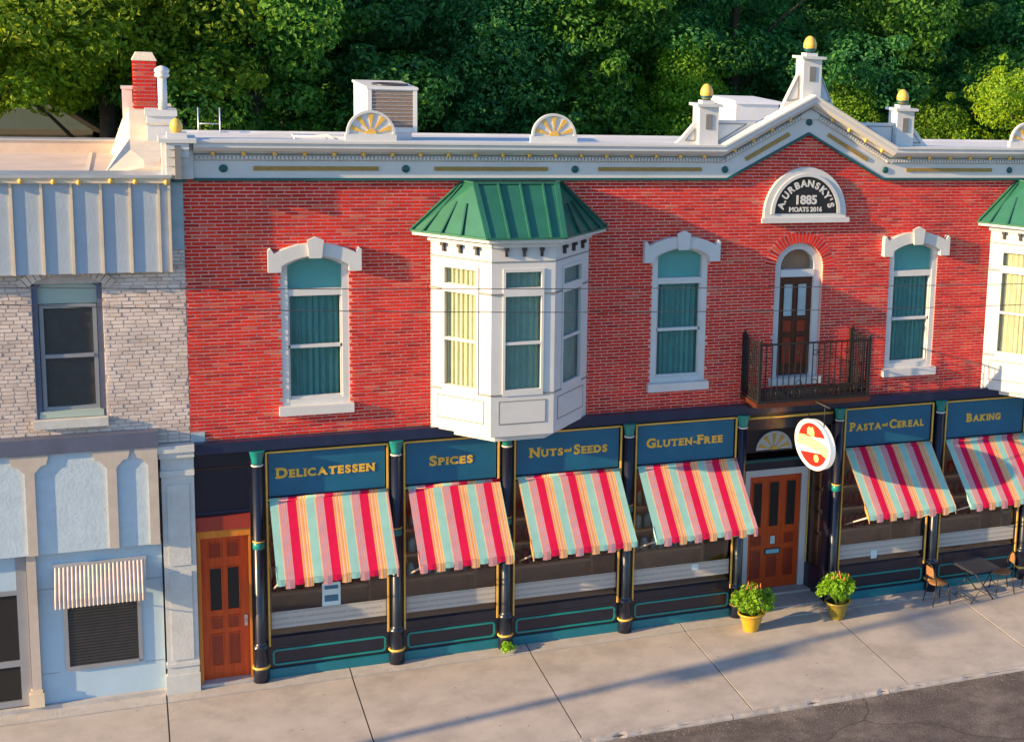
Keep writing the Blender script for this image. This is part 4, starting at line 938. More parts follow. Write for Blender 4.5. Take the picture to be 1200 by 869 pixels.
# ================================================================== rooftop things
ac = empty('rooftop_unit', (4.05,6.05,9.0), label='large beige metal air conditioning unit standing on the white roof', cat='air conditioner')
x0,x1,y0,y1,zb,zt = 3.60,4.55,5.0,7.1,9.22,10.13
case = obj('casing', MB().box(x0,x1,y0+.02,y1,zb,zt-.05), M['ac_metal'], ac)
obj('top_cover', MB().box(x0-.03,x1+.03,y0-.03,y1+.03,zt-.049,zt), M['ac_metal'], ac)
obj('corner_post', MB().box(x0-.01,x0+.07,y0-.015,y0+.019,zb,zt-.05), M['ac_metal'], ac)
obj('corner_post', MB().box(x1-.07,x1+.01,y0-.015,y0+.019,zb,zt-.05), M['ac_metal'], ac)
obj('coil_grille', MB().box(x0+.07,x1-.07,y0-.002,y0+.018,zb+.10,zt-.08), M['ac_coil'], ac)
for i in range(9): obj('grille_bar', MB().box(x0+.07,x1-.07,y0-.012,y0-.003,zb+.16+i*.075,zb+.168+i*.075), M['galv'], ac)
obj('fan_guard', MB().lathe([(.36,0),(.36,.03),(.30,.03),(.30,.005)], ((x0+x1)/2+.05,y0+.65,zt+.001), 24), M['dark_screen'], ac)
obj('curb', MB().box(x0+.05,x1-.08,y0+.1,y1-.1,8.90,zb-.001), M['galv'], ac)
obj('side_panel', MB().box(x0-.012,x0-.001,y0+.15,y1-.7,zb+.08,zt-.12), M['ac_metal'], ac)
obj('conduit', MB().tube([(x0-.05,y0+.5,9.0),(x0-.05,y0+.5,9.4),(x0+.02,y0+.5,9.45)], .02), M['galv'], ac)
hb = empty('roof_hatch', (11.6,4.8,9.0), label='white boxy roof hatch behind the gabled cornice', cat='roof hatch')
obj('hatch_body', MB().box(11.12,12.12,4.0,5.6,8.95,10.02), M['white'], hb); obj('hatch_lid', MB().box(11.08,12.16,3.96,5.64,10.021,10.09), M['roof_white'], hb)
fp = empty('roof_pipe_rail', (2.2,1.0,9.3), label='low white pipe rail lying on the roof left of the first sunburst', cat='rail')
obj('pipe', MB().tube([(1.80,1.0,9.50),(2.35,1.0,9.50),(2.62,.75,9.40)], .022), M['white'], fp); obj('pipe', MB().tube([(1.80,1.0,9.50),(1.80,1.25,9.50),(2.4,1.25,9.50),(2.62,.75,9.40)], .022), M['white'], fp)
for x, y in ((1.82,1.02),(2.35,1.02)): obj('pipe_foot', MB().tube([(x,y,9.29),(x,y,9.5)], .02), M['white'], fp)
la = empty('roof_ladder', (.5,8.9,8.8), label='pair of thin grey ladder rails rising at the rear roof edge', cat='ladder')
for x in (.62,1.05): obj('ladder_rail', MB().tube([(x,8.8,8.4),(x,8.8,9.35)], .016), M['galv'], la)
for z in (8.75,9.0): obj('rung', MB().tube([(.62,8.8,z),(1.05,8.8,z)], .014), M['galv'], la)

# ================================================================== left building
lb = empty('left_building', (-4,4,0), label='pale painted brick building with grey blue panels at the left edge', cat='building')
LX = -8.0
wl_open = [(-2.24,-1.24,4.98,7.20)]
mb = MB(); yl = .012; xs = [LX,-2.24,-1.24,-.003]; zs = [4.45,4.98,7.20,8.9]
for i in range(3):
    for k in range(3):
        if i == 1 and k == 1: continue
        mb.quad((xs[i],yl,zs[k]),(xs[i+1],yl,zs[k]),(xs[i+1],yl,zs[k+1]),(xs[i],yl,zs[k+1]))
for a, b in (((-2.24,4.98),(-2.24,7.2)),((-1.24,7.2),(-1.24,4.98)),((-2.24,7.2),(-1.24,7.2)),((-1.24,4.98),(-2.24,4.98))):
    mb.quad((a[0],yl,a[1]),(b[0],yl,b[1]),(b[0],.22,b[1]),(a[0],.22,a[1]))
mb.box(LX,-.02,.30,8.5,.0,8.70)
lw = obj('wall', mb, M['cream_mortar'], lb)
lbr = []; CZ2, CH2, BL2 = .0640, .0535, .178
la_ = arch_pts(-1.74, .62, 7.16, .26)
for k in range(int((8.0-4.45)/CZ2)):
    z = 4.45+k*CZ2+.006; zc = z+CH2/2; off = (k%2)*BL2/2+random.uniform(-.02,.02)
    x = LX+off
    while x < -.02:
        l = BL2*random.uniform(.95,1.07); xa, xb = x+.005, min(x+l-.005,-.004); x += l
        if xa > -2.6-4 and 4.98 < zc < 7.20 and xb > -2.24 and xa < -1.24:
            if xa < -2.29: xb = -2.245
            elif xb > -1.19: xa = -1.235
            else: continue
        if 7.16 < zc < 7.46 and xb > -2.36 and xa < -1.12: 
            if xa < -2.42: xb = -2.37
            elif xb > -1.06: xa = -1.11
            else: continue
        if xb-xa > .03: lbr.append((xa,xb,z))
lbr.sort(key=lambda b: -b[0]); vis = [b for b in lbr if b[0] > -3.0 and b[2] < 7.42 and b[2] > 4.7]
sv = set(vis[:300])
cache = {}
for b in vis[:300]:
    key = round(b[1]-b[0], 2)
    if key not in cache:
        t = MB(); brick_geo(t, 0, key, 0, CH2, 0.0); cache[key] = t.mesh('brick'); cache[key].materials.append(M['cream_brick'])
    obj('brick', cache[key], None, lw, loc=(b[0], random.uniform(-.004,.003), b[2]+random.uniform(-.002,.002)))
mb = MB()
for b in lbr:
    if b not in sv: brick_geo(mb, b[0], b[1], b[2], b[2]+CH2, random.uniform(-.004,.003))
obj('brickwork', mb, M['cream_brick'], lw, kind='stuff')
# arch header bricks over the window
Rr = (.5*.5+.16*.16)/(2*.16); zc0 = 7.36-Rr; amax = math.asin(.60/Rr)
for i in range(17):
    a0 = -amax+2*amax*(i+.06)/17; a1 = -amax+2*amax*(i+.94)/17
    obj('arch_brick', MB().prism([(-1.74+r*sin(a), zc0+r*cos(a)) for r, a in ((Rr,a0),(Rr+.16,a0),(Rr+.16,a1),(Rr,a1))], -.03, .02), M['cream_brick'], lw)
# upper panel screen
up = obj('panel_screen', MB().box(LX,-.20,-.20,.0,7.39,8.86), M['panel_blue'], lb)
x = -.37
while x > LX:
    obj('batten', MB().box(x-.02,x+.02,-.228,-.2,7.385,8.84), M['batten'], up); x -= .415
obj('batten', MB().box(-.235,-.195,-.245,-.2,7.385,8.84), M['batten'], up)
obj('top_rail', MB().box(LX,-.19,-.27,-.19,8.842,8.93), M['batten'], up)
obj('coping', MB().box(LX,-.17,-.30,.34,8.931,8.975), M['galv'], lb)
for i in range(8): obj('bulb', bulb, None, up, loc=(-.25-.40*i-.05*(i%2), -.29, 8.90+.012*(i%3)))
# upper window
lwn = obj('window', MB().ringprism([(-2.24,4.98)]+arch_pts(-1.74,.50,7.16,.18)+[(-1.24,4.98)], [(-2.16,4.98)]+arch_pts(-1.74,.42,7.14,.17)+[(-1.32,4.98)], .03, .20), M['slate'], lb)
obj('arch_board', MB().prism([(-2.16,6.86)]+arch_pts(-1.74,.42,7.14,.17)+[(-1.32,6.86)], .10, .14), M['pale_green'], lwn)
fr = MB().box(-2.15,-2.09,.08,.16,5.10,6.85).box(-1.39,-1.33,.08,.16,5.10,6.85).box(-2.09,-1.39,.08,.16,5.10,5.16).box(-2.09,-1.39,.08,.16,6.79,6.85).box(-2.09,-1.39,.07,.16,5.97,6.03)
obj('sash', fr, M['alu'], lwn)
for z0, z1 in ((5.16,5.97),(6.03,6.79)): obj('pane', MB().box(-2.09,-1.39,.13,.14,z0,z1), M['dark_screen'], lwn)
obj('sub_sill', MB().box(-2.2,-1.28,.02,.2,4.99,5.10), M['pale_green'], lwn)
obj('window_sill', MB().box(-2.30,-1.22,-.10,.2,4.84,4.978), M['stone'], lwn)
# beam, fascia
obj('slate_beam', MB().box(LX,-.50,-.24,.0,4.46,4.72), M['slate'], lb)
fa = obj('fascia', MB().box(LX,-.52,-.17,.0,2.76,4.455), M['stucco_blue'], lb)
x = -.60
def tpost(x, w):
    z0, z1 = 2.765, 4.45
    return MB().prism([(x-w,z0),(x+w,z0),(x+w,z1-.30),(x+w+.10,z1-.18),(x+w+.17,z1-.16),(x+w+.20,z1-.05),(x+w+.20,z1),(x-w-.20,z1),(x-w-.20,z1-.05),(x-w-.17,z1-.16),(x-w-.10,z1-.18),(x-w,z1-.30)], -.215, -.171)
obj('fascia_batten', MB().prism([(-.66,2.765),(-.515,2.765),(-.515,4.45),(-.86,4.45),(-.86,4.40),(-.82,4.29),(-.75,4.27),(-.66,4.15)], -.215, -.171), M['fascia_batten'], fa)
for x in (-1.20,-2.38,-3.56,-4.74): obj('fascia_batten', tpost(x, .07), M['fascia_batten'], fa)
# ground floor
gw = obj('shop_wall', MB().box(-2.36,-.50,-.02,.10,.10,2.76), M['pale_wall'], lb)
for z in (.62,2.10): obj('panel_joint', MB().box(-2.35,-2.1,-.024,-.021,z,z+.012).box(-.8,-.51,-.024,-.021,z,z+.012), M['alu'], gw)
obj('stone_base', MB().box(LX,-.46,-.10,.12,.0,.10), M['strip'], lb)
sw_ = obj('shop_window', MB().box(-2.0,-1.94,-.05,.0,.66,1.9).box(-.90,-.84,-.05,.0,.66,1.9).box(-1.94,-.90,-.06,.0,.64,.71), M['alu'], lb)
obj('pane', MB().box(-1.94,-.90,-.035,-.022,.71,1.9), M['dark_screen'], sw_)
sl = MB()
for i in range(22): sl.box(-1.93,-.91,-.044,-.036,.74+i*.052,.752+i*.052)
obj('shutter_slats', sl, M['black'], sw_, kind='stuff')
pil = obj('post', MB().box(-2.50,-2.362,-.10,.10,.36,2.76), M['fascia_batten'], lb)
obj('post_base', MB().box(-2.55,-2.33,-.14,.10,.101,.34).box(-2.53,-2.35,-.12,.1,.341,.40), M['batten'], pil)
dd = obj('shop_door', MB().box(-3.6,-3.54,-.02,.08,.12,2.72).box(-2.66,-2.51,-.02,.08,.12,2.72).box(-3.54,-2.66,-.02,.08,2.06,2.14).box(-3.54,-2.66,-.02,.08,.82,.92).box(-3.54,-2.66,-.02,.08,.12,.22), M['alu'], lb)
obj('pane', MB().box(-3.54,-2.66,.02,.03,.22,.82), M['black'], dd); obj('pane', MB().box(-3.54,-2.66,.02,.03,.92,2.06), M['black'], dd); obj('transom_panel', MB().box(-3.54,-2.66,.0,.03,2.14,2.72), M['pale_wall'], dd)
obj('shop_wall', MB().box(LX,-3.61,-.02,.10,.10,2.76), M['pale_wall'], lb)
# pilaster between the buildings
pi_ = obj('pilaster', MB().box(-.47,.03,-.12,.30,.35,3.9), M['stone'], lb)
obj('pilaster_base', MB().box(-.50,.038,-.16,.30,.0,.349).box(-.49,.036,-.145,.3,.50,.56), M['stone'], pi_)
obj('pilaster_cap', MB().box(-.49,.036,-.15,.30,3.901,4.0).box(-.475,.032,-.125,.3,4.001,4.22).box(-.50,.04,-.17,.30,4.221,4.32).box(-.52,.045,-.20,.30,4.321,4.44), M['stone'], pi_)
obj('pilaster_panel', MB().box(-.39,-.05,-.135,-.121,.62,2.2).box(-.39,-.05,-.135,-.121,2.32,3.75), M['stone'], pi_)
# corrugated awning on it
ca = empty('metal_awning', (-1.43,-.03,2.5), label='small corrugated cream metal awning over the dark shuttered window', cat='awning')
cm = MB(); A = []; Bq = []; Cq = []; nn = 132
for i in range(nn+1):
    x = -2.10+1.34*i/nn; d = .016*sin(2*pi*i/6); A.append((x,-.06-d,2.50)); Bq.append((x,-.50-d,2.06+d*.5)); Cq.append((x,-.52-d,1.93))
cm.strip(A,Bq); cm.strip(Bq,Cq); obj('corrugated_sheet', cm, M['corrug'], ca)
obj('top_flashing', MB().box(-2.12,-.74,-.09,-.021,2.47,2.53), M['galv'], ca)
for x in (-2.08,-.78): obj('awning_bracket', MB().tube([(x,-.03,2.0),(x,-.48,2.03)], .014), M['galv'], ca)
# roof of the left building
rf = obj('roof', MB().quad((LX,.3,8.90),(-.35,.3,8.90),(-.35,5.2,8.74),(LX,5.2,8.74)), M['tan_roof'], lb)
obj('rear_parapet', MB().box(LX,-.36,5.2,5.45,8.5,8.965), M['tan_roof'], rf)
obj('parapet_cap', MB().box(LX,-.36,5.17,5.48,8.966,8.995), M['galv'], rf)
for x in (-1.4,-3.2): obj('membrane_seam', MB().bar((x,.4,8.90),(x,5.18,8.747),.06,.012,(0,0,1)), M['stucco'], rf)
pw = MB()
prof = [(.36,8.9),(.36,9.02),(1.2,9.06),(2.2,9.12),(2.9,9.25),(3.4,9.50),(3.75,9.66),(4.0,9.68),(5.4,9.68),(5.4,8.5),(.36,8.5)]
nq = len(prof)
pw.strip([(-.74 if 3<=i<=8 else -.55, y, z) if z > 8.9 else (-1.15,y,z) for i,(y,z) in enumerate(prof)], [(.0,y,z) for y,z in prof]); 
pw.quad(*[(-.74 if 3<=i<=8 else -.55, y, z) if z > 8.9 else (-1.15,y,z) for i,(y,z) in enumerate(prof)]); pw.quad(*[(.0,y,z) for y,z in prof][::-1])
obj('party_parapet', pw, M['stucco'], lb)
obj('roof_stub', MB().box(-.30,-.05,.7,.95,9.0,9.12), M['header_red'], lb)
ch = empty('chimney', (-.46,4.2,9.0), label='square red brick chimney with pale mortar cap on the party wall', cat='chimney')
x0,x1,y0,y1 = -.655,-.255,4.0,4.45
obj('chimney_core', MB().box(x0+.012,x1-.012,y0+.012,y1-.012,9.3,10.58), M['mortar'], ch)
zz = 9.55; k = 0
while zz < 10.54:
    o_ = (k % 2)*.10
    cuts = [x0] + [x for x in (x0+.10+o_*.98, x0+.30+o_*.5) if x < x1-.05] + [x1]
    for a, b in zip(cuts, cuts[1:]): obj('brick', MB().box(a+.006,b-.006,y0-.002,y0+.10,zz,zz+.048), M['red_brick'], ch)
    for a, b in ((y0+.105+o_,y0+.30+o_*.6),): obj('brick', MB().box(x0-.002,x0+.10,a,b,zz,zz+.048).box(x1-.1,x1+.002,a,b,zz,zz+.048), M['red_brick'], ch)
    zz += .068; k += 1
obj('chimney_cap', MB().hexa([(x0-.01,y0-.01,10.56),(x1+.01,y0-.01,10.56),(x1+.01,y1+.01,10.56),(x0-.01,y1+.01,10.56),(x0+.06,y0+.06,10.70),(x1-.06,y0+.06,10.70),(x1-.06,y1-.06,10.70),(x0+.06,y1-.06,10.70)]), M['stucco'], ch)
fb = empty('flue_box', (-.2,3.0,9.0), label='white sheet metal flue box in front of the chimney', cat='flue')
obj('box_body', MB().box(-.46,.0,2.75,3.3,8.95,9.66), M['white'], fb); obj('box_lid', MB().box(-.49,.03,2.72,3.33,9.661,9.76), M['white'], fb)
obj('box_band', MB().box(-.475,.015,2.735,3.315,9.50,9.54), M['stucco'], fb)
vp = empty('vent_pipe', (-.2,3.0,9.76), label='round white vent pipe with storm cap beside the chimney', cat='vent pipe')
obj('pipe', MB().lathe([(.075,0),(.075,.58)], (-.19,3.02,9.761), 14), M['white'], vp)
obj('pipe_cap', MB().lathe([(.08,.56),(.12,.58),(.125,.62),(.10,.64),(.12,.66),(.125,.70),(.09,.74),(.03,.77),(.0,.775)], (-.19,3.02,9.761), 14), M['white'], vp)
bx = obj('vent_box', MB().box(-.84,-.67,4.3,4.6,9.0,10.02).box(-.86,-.65,4.28,4.62,10.021,10.06), M['white'], None, label='narrow white metal vent box left of the brick chimney', cat='vent')

# ================================================================== street things
# planters
def leaf_cloud(mb, cen, rad, n, size, rnd, flat=.0):
    for _ in range(n):
        while True:
            p = Vector((rnd.uniform(-1,1),rnd.uniform(-1,1),rnd.uniform(-1,1)))
            if p.length < 1: break
        if p.length > .01: p = p.normalized()*(p.length**.45)
        c = Vector((cen[0]+p.x*rad[0], cen[1]+p.y*rad[1], cen[2]+p.z*rad[2]))
        nrm = (p + Vector((rnd.uniform(-.8,.8),rnd.uniform(-.8,.8),rnd.uniform(-.2,1.0)))).normalized()
        a = nrm.orthogonal().normalized(); a = (Matrix.Rotation(rnd.uniform(0,6.28),3,nrm) @ a); b = nrm.cross(a); s = size*rnd.uniform(.65,1.3)
        q = len(mb.v)
        mb.v += [tuple(c-a*s*.5), tuple(c+b*s*.28+nrm*s*.10), tuple(c+a*s*.55), tuple(c-b*s*.28+nrm*s*.10)]
        mb.f += [(q,q+1,q+2,q+3)]
def planter(x, y, pm, seed, label):
    rnd = random.Random(seed); r = empty('potted_plant', (x,y,0), label=label, cat='plant', group='flower pots flanking the entrance')
    def po(nm, mb, m): o = obj(nm, mb, m); o.parent = r; return o
    po('pot', MB().lathe([(.15,.0),(.175,.10),(.22,.26),(.25,.33),(.275,.345),(.275,.375),(.25,.38),(.235,.345)], (0,0,0), 22, cap=False), pm)
    po('pot_floor', MB().lathe([(.148,.0),(.148,.012)], (0,0,.001), 22), pm)
    po('soil', MB().lathe([(.236,0),(.236,.02)], (0,0,.315), 18), M['soil'])
    st = MB()
    for i in range(26):
        a = rnd.uniform(0,6.28); t = rnd.uniform(.1,.36); h = rnd.uniform(.5,.82); st.tube([(.4*t*cos(a),.4*t*sin(a),.33),(t*.8*cos(a),t*.8*sin(a),.33+(h-.33)*.6),(t*cos(a),t*sin(a),h)], [.007,.006,.003], 4)
    po('stems', st, M['leaf'][3])
    lf = MB()
    for i in range(46):
        a = rnd.uniform(0,6.28); t = rnd.uniform(0,1)**.6*.40; zz = .62+.20*(1-(t/.42)**2)+rnd.uniform(-.12,.06)
        leaf_cloud(lf, (t*cos(a),t*sin(a),zz), (.085,.085,.08), 30, .095, rnd)
    po('foliage', lf, M['pot_leaf'])
    fl = MB()
    for i in range(12):
        a = rnd.uniform(0,6.28); t = rnd.uniform(0,.20); c = (t*cos(a),t*sin(a),.86+rnd.uniform(-.05,.06)); fl.lathe([(.004,-.04),(.015,.0),(.006,.07)], c, 5); 
    po('flowers', fl, M['flower'])
    return r
planter(9.99,-.77,M['pot'],3,'bushy green plant in a yellow glazed pot left of the entrance steps')
planter(11.87,-.78,M['pot2'],5,'bushy green plant in an olive glazed pot right of the entrance')
wd = MB(); rnd = random.Random(2)
for i in range(9): leaf_cloud(wd, (rnd.uniform(-.1,.1),rnd.uniform(-.07,.07),.07+rnd.uniform(0,.08)), (.07,.06,.05), 16, .07, rnd)
w_ = obj('weed', wd, M['pot_leaf'], None, loc=(5.30,-.33,.02), label='small green weed growing at the foot of the third shop column', cat='weed')

# bistro table and chairs
def table(x, y, rz):
    r = empty('bistro_table', (x,y,0), label='square dark metal bistro table standing under the baking awning', cat='table'); r.rotation_euler.z = rz
    def po(nm, mb, m): o = obj(nm, mb, m); o.parent = r; return o
    po('table_frame', MB().box(-.36,.36,-.36,-.33,.69,.72).box(-.36,.36,.33,.36,.69,.72).box(-.36,-.33,-.33,.33,.69,.72).box(.33,.36,-.33,.33,.69,.72), M['table_metal'])
    po('tabletop', MB().box(-.355,.355,-.355,.355,.721,.735), M['table_metal'])
    for s in (-1,1):
        for d in (-1,1): po('leg', MB().tube([(-.30*d,.28*s,.0),(.26*d,.28*s,.69)], .014), M['table_metal'])
        po('stretcher', MB().tube([(.27*s,-.28,.05),(.27*s,.28,.05)], .01), M['table_metal'])
def chair_proto():
    r = empty('bistro_chair', (0,0,0))
    def po(nm, mb, m): o = obj(nm, mb, m); o.parent = r; return o
    po('seat', MB().lathe([(.0,.43),(.20,.435),(.21,.45),(.20,.462),(.0,.465)], (0,0,0), 20, cap=False), M['chair_seat'])
    for s in (-1,1):
        po('leg', MB().tube([(.15,.15*s,.45),(.20,.20*s,.0)], .012), M['chair_iron'])
        po('leg', MB().tube([(-.15,.15*s,.45),(-.23,.19*s,.0)], .012), M['chair_iron'])
    hoop = [(-.17-.07*t, .19*cos(a), .45+.43*sin(a)**.8 if sin(a) > 0 else .45) for a, t in [(pi*i/16, sin(pi*i/16)) for i in range(17)]]
    po('back_hoop', MB().tube(hoop, .013), M['chair_iron'])
    po('backrest', MB().strip([(-.215-.02*sin(pi*i/10), -.15+.30*i/10, .62) for i in range(11)], [(-.24-.02*sin(pi*i/10), -.13+.26*i/10, .84-.02*abs(i-5)/5) for i in range(11)], smooth=True), M['chair_seat'])
    po('stretcher', MB().tube([(.17,-.17,.2),(.17,.17,.2)], .008), M['chair_iron'])
    return r
table(15.12,-.72,radians(8))
cp = chair_proto(); c2 = copy_tree(cp); c3 = copy_tree(cp)
for c, loc, rz, lb_ in ((cp,(14.22,-.72,0),5,'bistro chair facing right at the left side of the metal table'),(c2,(15.86,-.60,0),172,'bistro chair with tan seat at the right side of the metal table'),(c3,(16.72,-.62,0),10,'bistro chair cut off by the right edge of the picture')):
    c.location = loc; c.rotation_euler.z = radians(rz); tag(c, lb_, 'chair', 'bistro chairs at the pavement table')

# overhead cables, and an unseen pole added to cast the pavement shadow band
def cable(pts, label):
    obj('overhead_cable', MB().tube(pts, .0065, 5), M['cable'], None, label=label, cat='cable', group='overhead cables crossing the facade')
def poly2(xs_, zs_):                    # sagging parabola through three points
    (x0,x1,x2),(z0,z1,z2) = xs_, zs_
    return lambda x: z0*(x-x1)*(x-x2)/((x0-x1)*(x0-x2)) + z1*(x-x0)*(x-x2)/((x1-x0)*(x1-x2)) + z2*(x-x0)*(x-x1)/((x2-x0)*(x2-x1))
q1 = poly2((-2.3,6.2,12.8),(8.19,7.90,7.76)); q2 = poly2((-2.3,3.14,12.8),(7.97,7.66,7.40))
cable([(x,-5.5,q1(x)) for x in range(-22,31,1)], 'upper thin overhead cable crossing in front of the red brick wall')
cable([(x,-5.5,q2(x)) for x in range(-22,31,1)], 'lower thin overhead cable crossing in front of the red brick wall')
k_ = math.tan(SUN_AZ); PX, PYs = -22.0, -2.0
pole_y = PYs - (8.6-PX)*k_
up_ = empty('utility_pole', (PX,pole_y,0), label='wooden utility pole with transformer carrying the cables, left of the picture', cat='pole')
obj('pole_shaft', MB().tube([(PX,pole_y,-.3),(PX,pole_y,10.6)], [.13,.10], 10), M['pole_wood'], up_)
obj('crossarm', MB().box(PX-.06,PX+.06,pole_y-1.1,pole_y+.5,9.9,10.05), M['pole_wood'], up_)
obj('transformer', MB().lathe([(.18,0),(.20,.05),(.20,.7),(.16,.76),(.05,.8)], (PX+.1,pole_y-.26,8.3), 14), M['galv'], up_)  # bulk added to widen the cast shadow
# ================================================================== background: house and trees
hs = empty('grey_house', (-4.5,24,0), label='grey clapboard house with dark roof half hidden behind the left trees', cat='house')
hx0,hx1,hy0,hy1 = -9.5,-1.6,22,31
hw_ = obj('wall', MB().box(hx0,hx1,hy0,hy1,-.15,7.6), M['siding'], hs)
for i in range(30):
    z = 1.6+i*.2; obj('clapboard', MB().hexa([(hx0-.01,hy0-.035,z),(hx1+.01,hy0-.035,z),(hx1+.01,hy0,z),(hx0-.01,hy0,z),(hx0-.01,hy0-.01,z+.195),(hx1+.01,hy0-.01,z+.195),(hx1+.01,hy0,z+.195),(hx0-.01,hy0,z+.195)]), M['siding'], hw_)
obj('gable', MB().prism([(hx0,7.6),(hx1,7.6),((hx0+hx1)/2,10.2)], hy0, hy1), M['siding'], hs)
for s in (0,1):
    a = (hx0-.4,7.35) if s == 0 else (hx1+.4,7.35); b = ((hx0+hx1)/2,10.35)
    obj('roof_slope', MB().prism([a,b,(b[0],b[1]+.15),(a[0],a[1]+.15)], hy0-.5, hy1+.5), M['shingle'], hs)
for x in (-4.0,-2.6):
    w = obj('window', MB().box(x-.45,x+.45,hy0-.06,hy0-.035,5.6,7.2), M['white'], hs); obj('pane', MB().box(x-.37,x+.37,hy0-.07,hy0-.061,5.68,7.12), M['dark_screen'], w)
for x in (-4.6,-3.6,-2.2): obj('porch_post', MB().box(x-.08,x+.08,hy0-1.4,hy0-1.24,-.15,7.4), M['white'], hs)
obj('porch_roof', MB().box(hx0,hx1,hy0-1.6,hy0-.04,7.42,7.6), M['shingle'], hs)
sh_ = empty('garden_shed', (1.0,19,0), label='low dark shed with shingle roof behind the chimney under the trees', cat='shed')
obj('wall', MB().box(-1.3,1.6,18,21,-.15,7.4), M['shingle'], sh_); obj('roof', MB().prism([(-1.6,7.3),(1.9,7.3),(.2,8.5)], 17.7, 21.3), M['shingle'], sh_)

def tree_meshes(seed, kind):
    rnd = random.Random(seed)
    H = 15.0; tr = MB()
    tp = [(0,0,-.2),(.1*rnd.uniform(-1,1),.1,3),(.3*rnd.uniform(-1,1),.2*rnd.uniform(-1,1),7),(.4*rnd.uniform(-1,1),0,11),(0,0,14)]
    tr.tube(tp, [.36,.30,.22,.12,.03], 9)
    cl = []; ph1, ph2 = rnd.uniform(0,6), rnd.uniform(0,6)
    nb = 135
    for i in range(nb):
        t = rnd.uniform(.16 if kind != 3 else .52,1.0); z = 2.2 + t*12.6
        rmax = (3.7*sin(pi*min(1,(t*.86+.12)))**.75 + .3) if kind != 2 else 2.9*(1.06-t)**.6+.3
        a = rnd.uniform(0,2*pi); lob = 1+.28*sin(2*a+ph1+z*.5)+.22*sin(5*a+ph2+z*.9); rr = rmax*rnd.uniform(.25,1.05)*lob
        c = (rr*cos(a), rr*sin(a), z); cl.append((c, rnd.uniform(.38,1.1)))
        if i % 7 == 0:
            z0 = max(1.5, z-rr*.7); tr.tube([(0,0,z0),(c[0]*.5,c[1]*.5,(z0+z)/2+.2),c], [.07,.04,.012], 5)
    for i in range(60):                    # sprigs that break the outline
        c, r = rnd.choice(cl[:nb]); v_ = Vector((c[0], c[1], (c[2]-8)*.5)); v_.normalize()
        cl.append(((c[0]+v_.x*r*1.25, c[1]+v_.y*r*1.25, c[2]+v_.z*r*1.1+rnd.uniform(-.2,.4)), rnd.uniform(.16,.34)))
    lf = MB()
    for c, r in cl:
        leaf_cloud(lf, c, (r*1.25,r*1.25,r*.70), int(430*r*r)+70, .165 if kind != 2 else .145, rnd)
    return tr.mesh('trunk'), lf.mesh('crown')
kinds = [tree_meshes(11+i, k) for i, k in enumerate((0,1,2,0,1,3))]
for t, c in kinds: t.materials.append(M['bark'])
crown_var = {}
def tree(x, y, v, lm, sc, rz, label, sz=1.0):
    key = (v, lm)
    if key not in crown_var:
        me = kinds[v][1].copy(); me.materials.clear(); me.materials.append(M['leaf'][lm]); crown_var[key] = me
    r = empty('tree', (x,y,0), label=label, cat='tree', group='trees behind the buildings'); r.rotation_euler.z = rz; r.scale = (sc,sc,sc*sz)
    for nm, me in (('trunk', kinds[v][0]), ('crown', crown_var[key])):
        o = bpy.data.objects.new(nm, me); COL.objects.link(o); o.parent = r
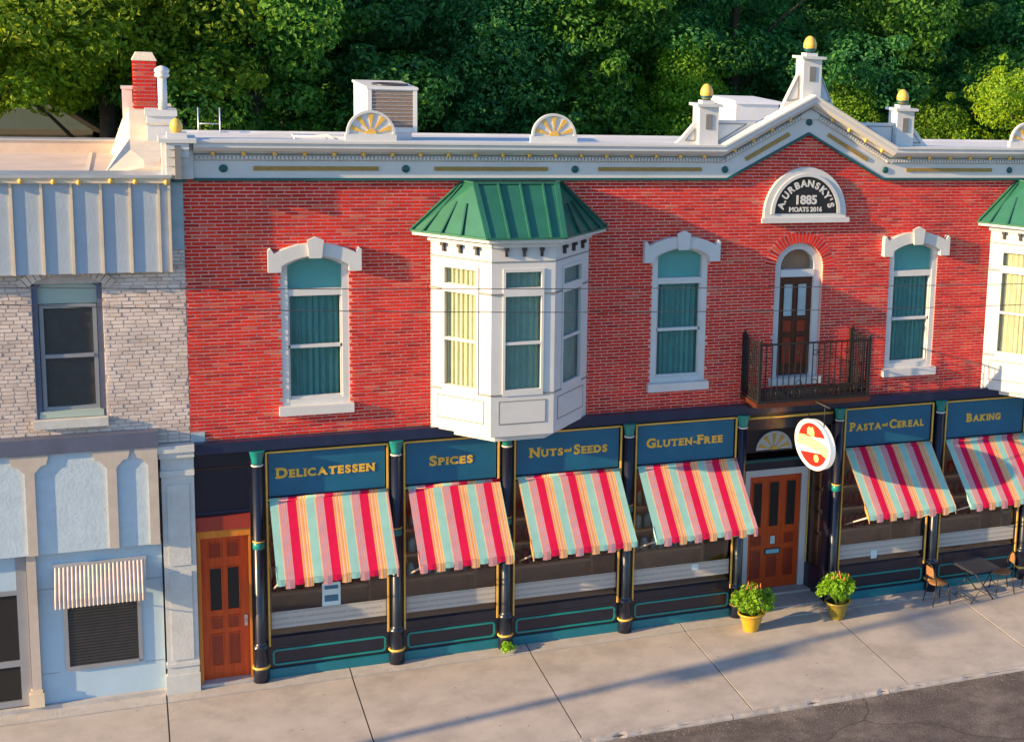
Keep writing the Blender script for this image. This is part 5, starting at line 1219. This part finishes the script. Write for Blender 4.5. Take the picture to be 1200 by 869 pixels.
SPEC = [(-4.6,16.5,5,1,1.0,.2,1.0,'sunlit yellow-green tree at the far left above the tan roof'),
 (-1.2,18.2,5,1,1.05,1.4,1.0,'sunlit broad tree directly behind the brick chimney'),
 (2.6,17.2,3,0,.92,2.2,1.0,'dark green tree between the chimney and the air conditioning unit'),
 (5.6,19.5,0,2,1.05,3.1,1.0,'deep green tree directly behind the air conditioning unit'),
 (9.0,17.4,2,2,.84,.7,1.0,'narrow blue-green tree behind the roof, right of the air conditioning unit'),
 (11.8,18.8,4,0,1.0,4.0,1.0,'dark green tree behind the second sunburst ornament'),
 (14.8,17.6,2,3,.72,5.2,1.0,'bright green bushy tree left of the gable'),
 (17.2,19.8,1,2,1.05,.9,1.0,'deep green tree behind the left gable pillar'),
 (19.6,16.6,2,3,.66,2.6,1.0,'low bright green tree right behind the gable peak'),
 (22.4,19.0,3,0,1.0,1.8,1.0,'dark green tree right of the gable peak'),
 (22.6,15.6,0,3,.62,3.9,1.0,'light green bushy tree behind the right gable pillar'),
 (26.4,21.5,4,2,1.1,.4,1.0,'deep green tree in the upper right of the background'),
 (24.6,14.2,1,1,.70,2.9,1.0,'sunlit yellow-green tree at the right edge'),
 (31.5,19.5,3,0,1.0,5.5,1.0,'dark green tree cut by the right edge')]
for x, y, v, lm, sc, rz, sz, lab in SPEC: tree(x, y, v, lm, sc, rz, lab, sz)
# second row, closing the gaps
rnd = random.Random(5)
BACK = ['far tree behind the tan roof at the left edge','far tree seen left of the chimney','far tree seen just right of the chimney','far tree between chimney and roof ladder','far tree left of the air conditioning unit','far tree above the air conditioning unit','far tree between air conditioning unit and second sunburst','far tree above the second sunburst','far tree between second sunburst and gable','far tree left of the gable peak','far tree above the gable peak','far tree right of the gable peak','far tree above the right gable pillar','far tree in the upper right corner']
for i, lab in enumerate(BACK):
    x = -8.5 + i*3.6; tree(x+rnd.uniform(-.8,.8), 26.5+rnd.uniform(-1.5,2.5), i % 5, [2,0,2,0][i%4], 1.18+rnd.uniform(-.08,.1), rnd.uniform(0,6), lab)
# wooded slope behind
hill = MB(); ny = 8
for j in range(ny):
    y0_, y1_ = 34+j*9, 34+(j+1)*9; f_ = lambda y: -.17 + max(0,(y-34))*.33
    hill.quad((-90,y0_,f_(y0_)),(150,y0_,f_(y0_)),(150,y1_,f_(y1_)),(-90,y1_,f_(y1_)))
obj('hillside', hill, M['earth'], kind='structure')
wm = MB(); rnd = random.Random(9)
for i in range(330):
    y = rnd.uniform(34,58); x = rnd.uniform(-16,62); z0 = -.17+(y-34)*.33
    leaf_cloud(wm, (x,y,z0+rnd.uniform(2,13)), (2.0,2.0,1.5), 170, .42, rnd)
obj('hillside_wood', wm, M['leaf'][2], label='distant dark wood covering the slope behind the trees', cat='wood', kind='stuff')
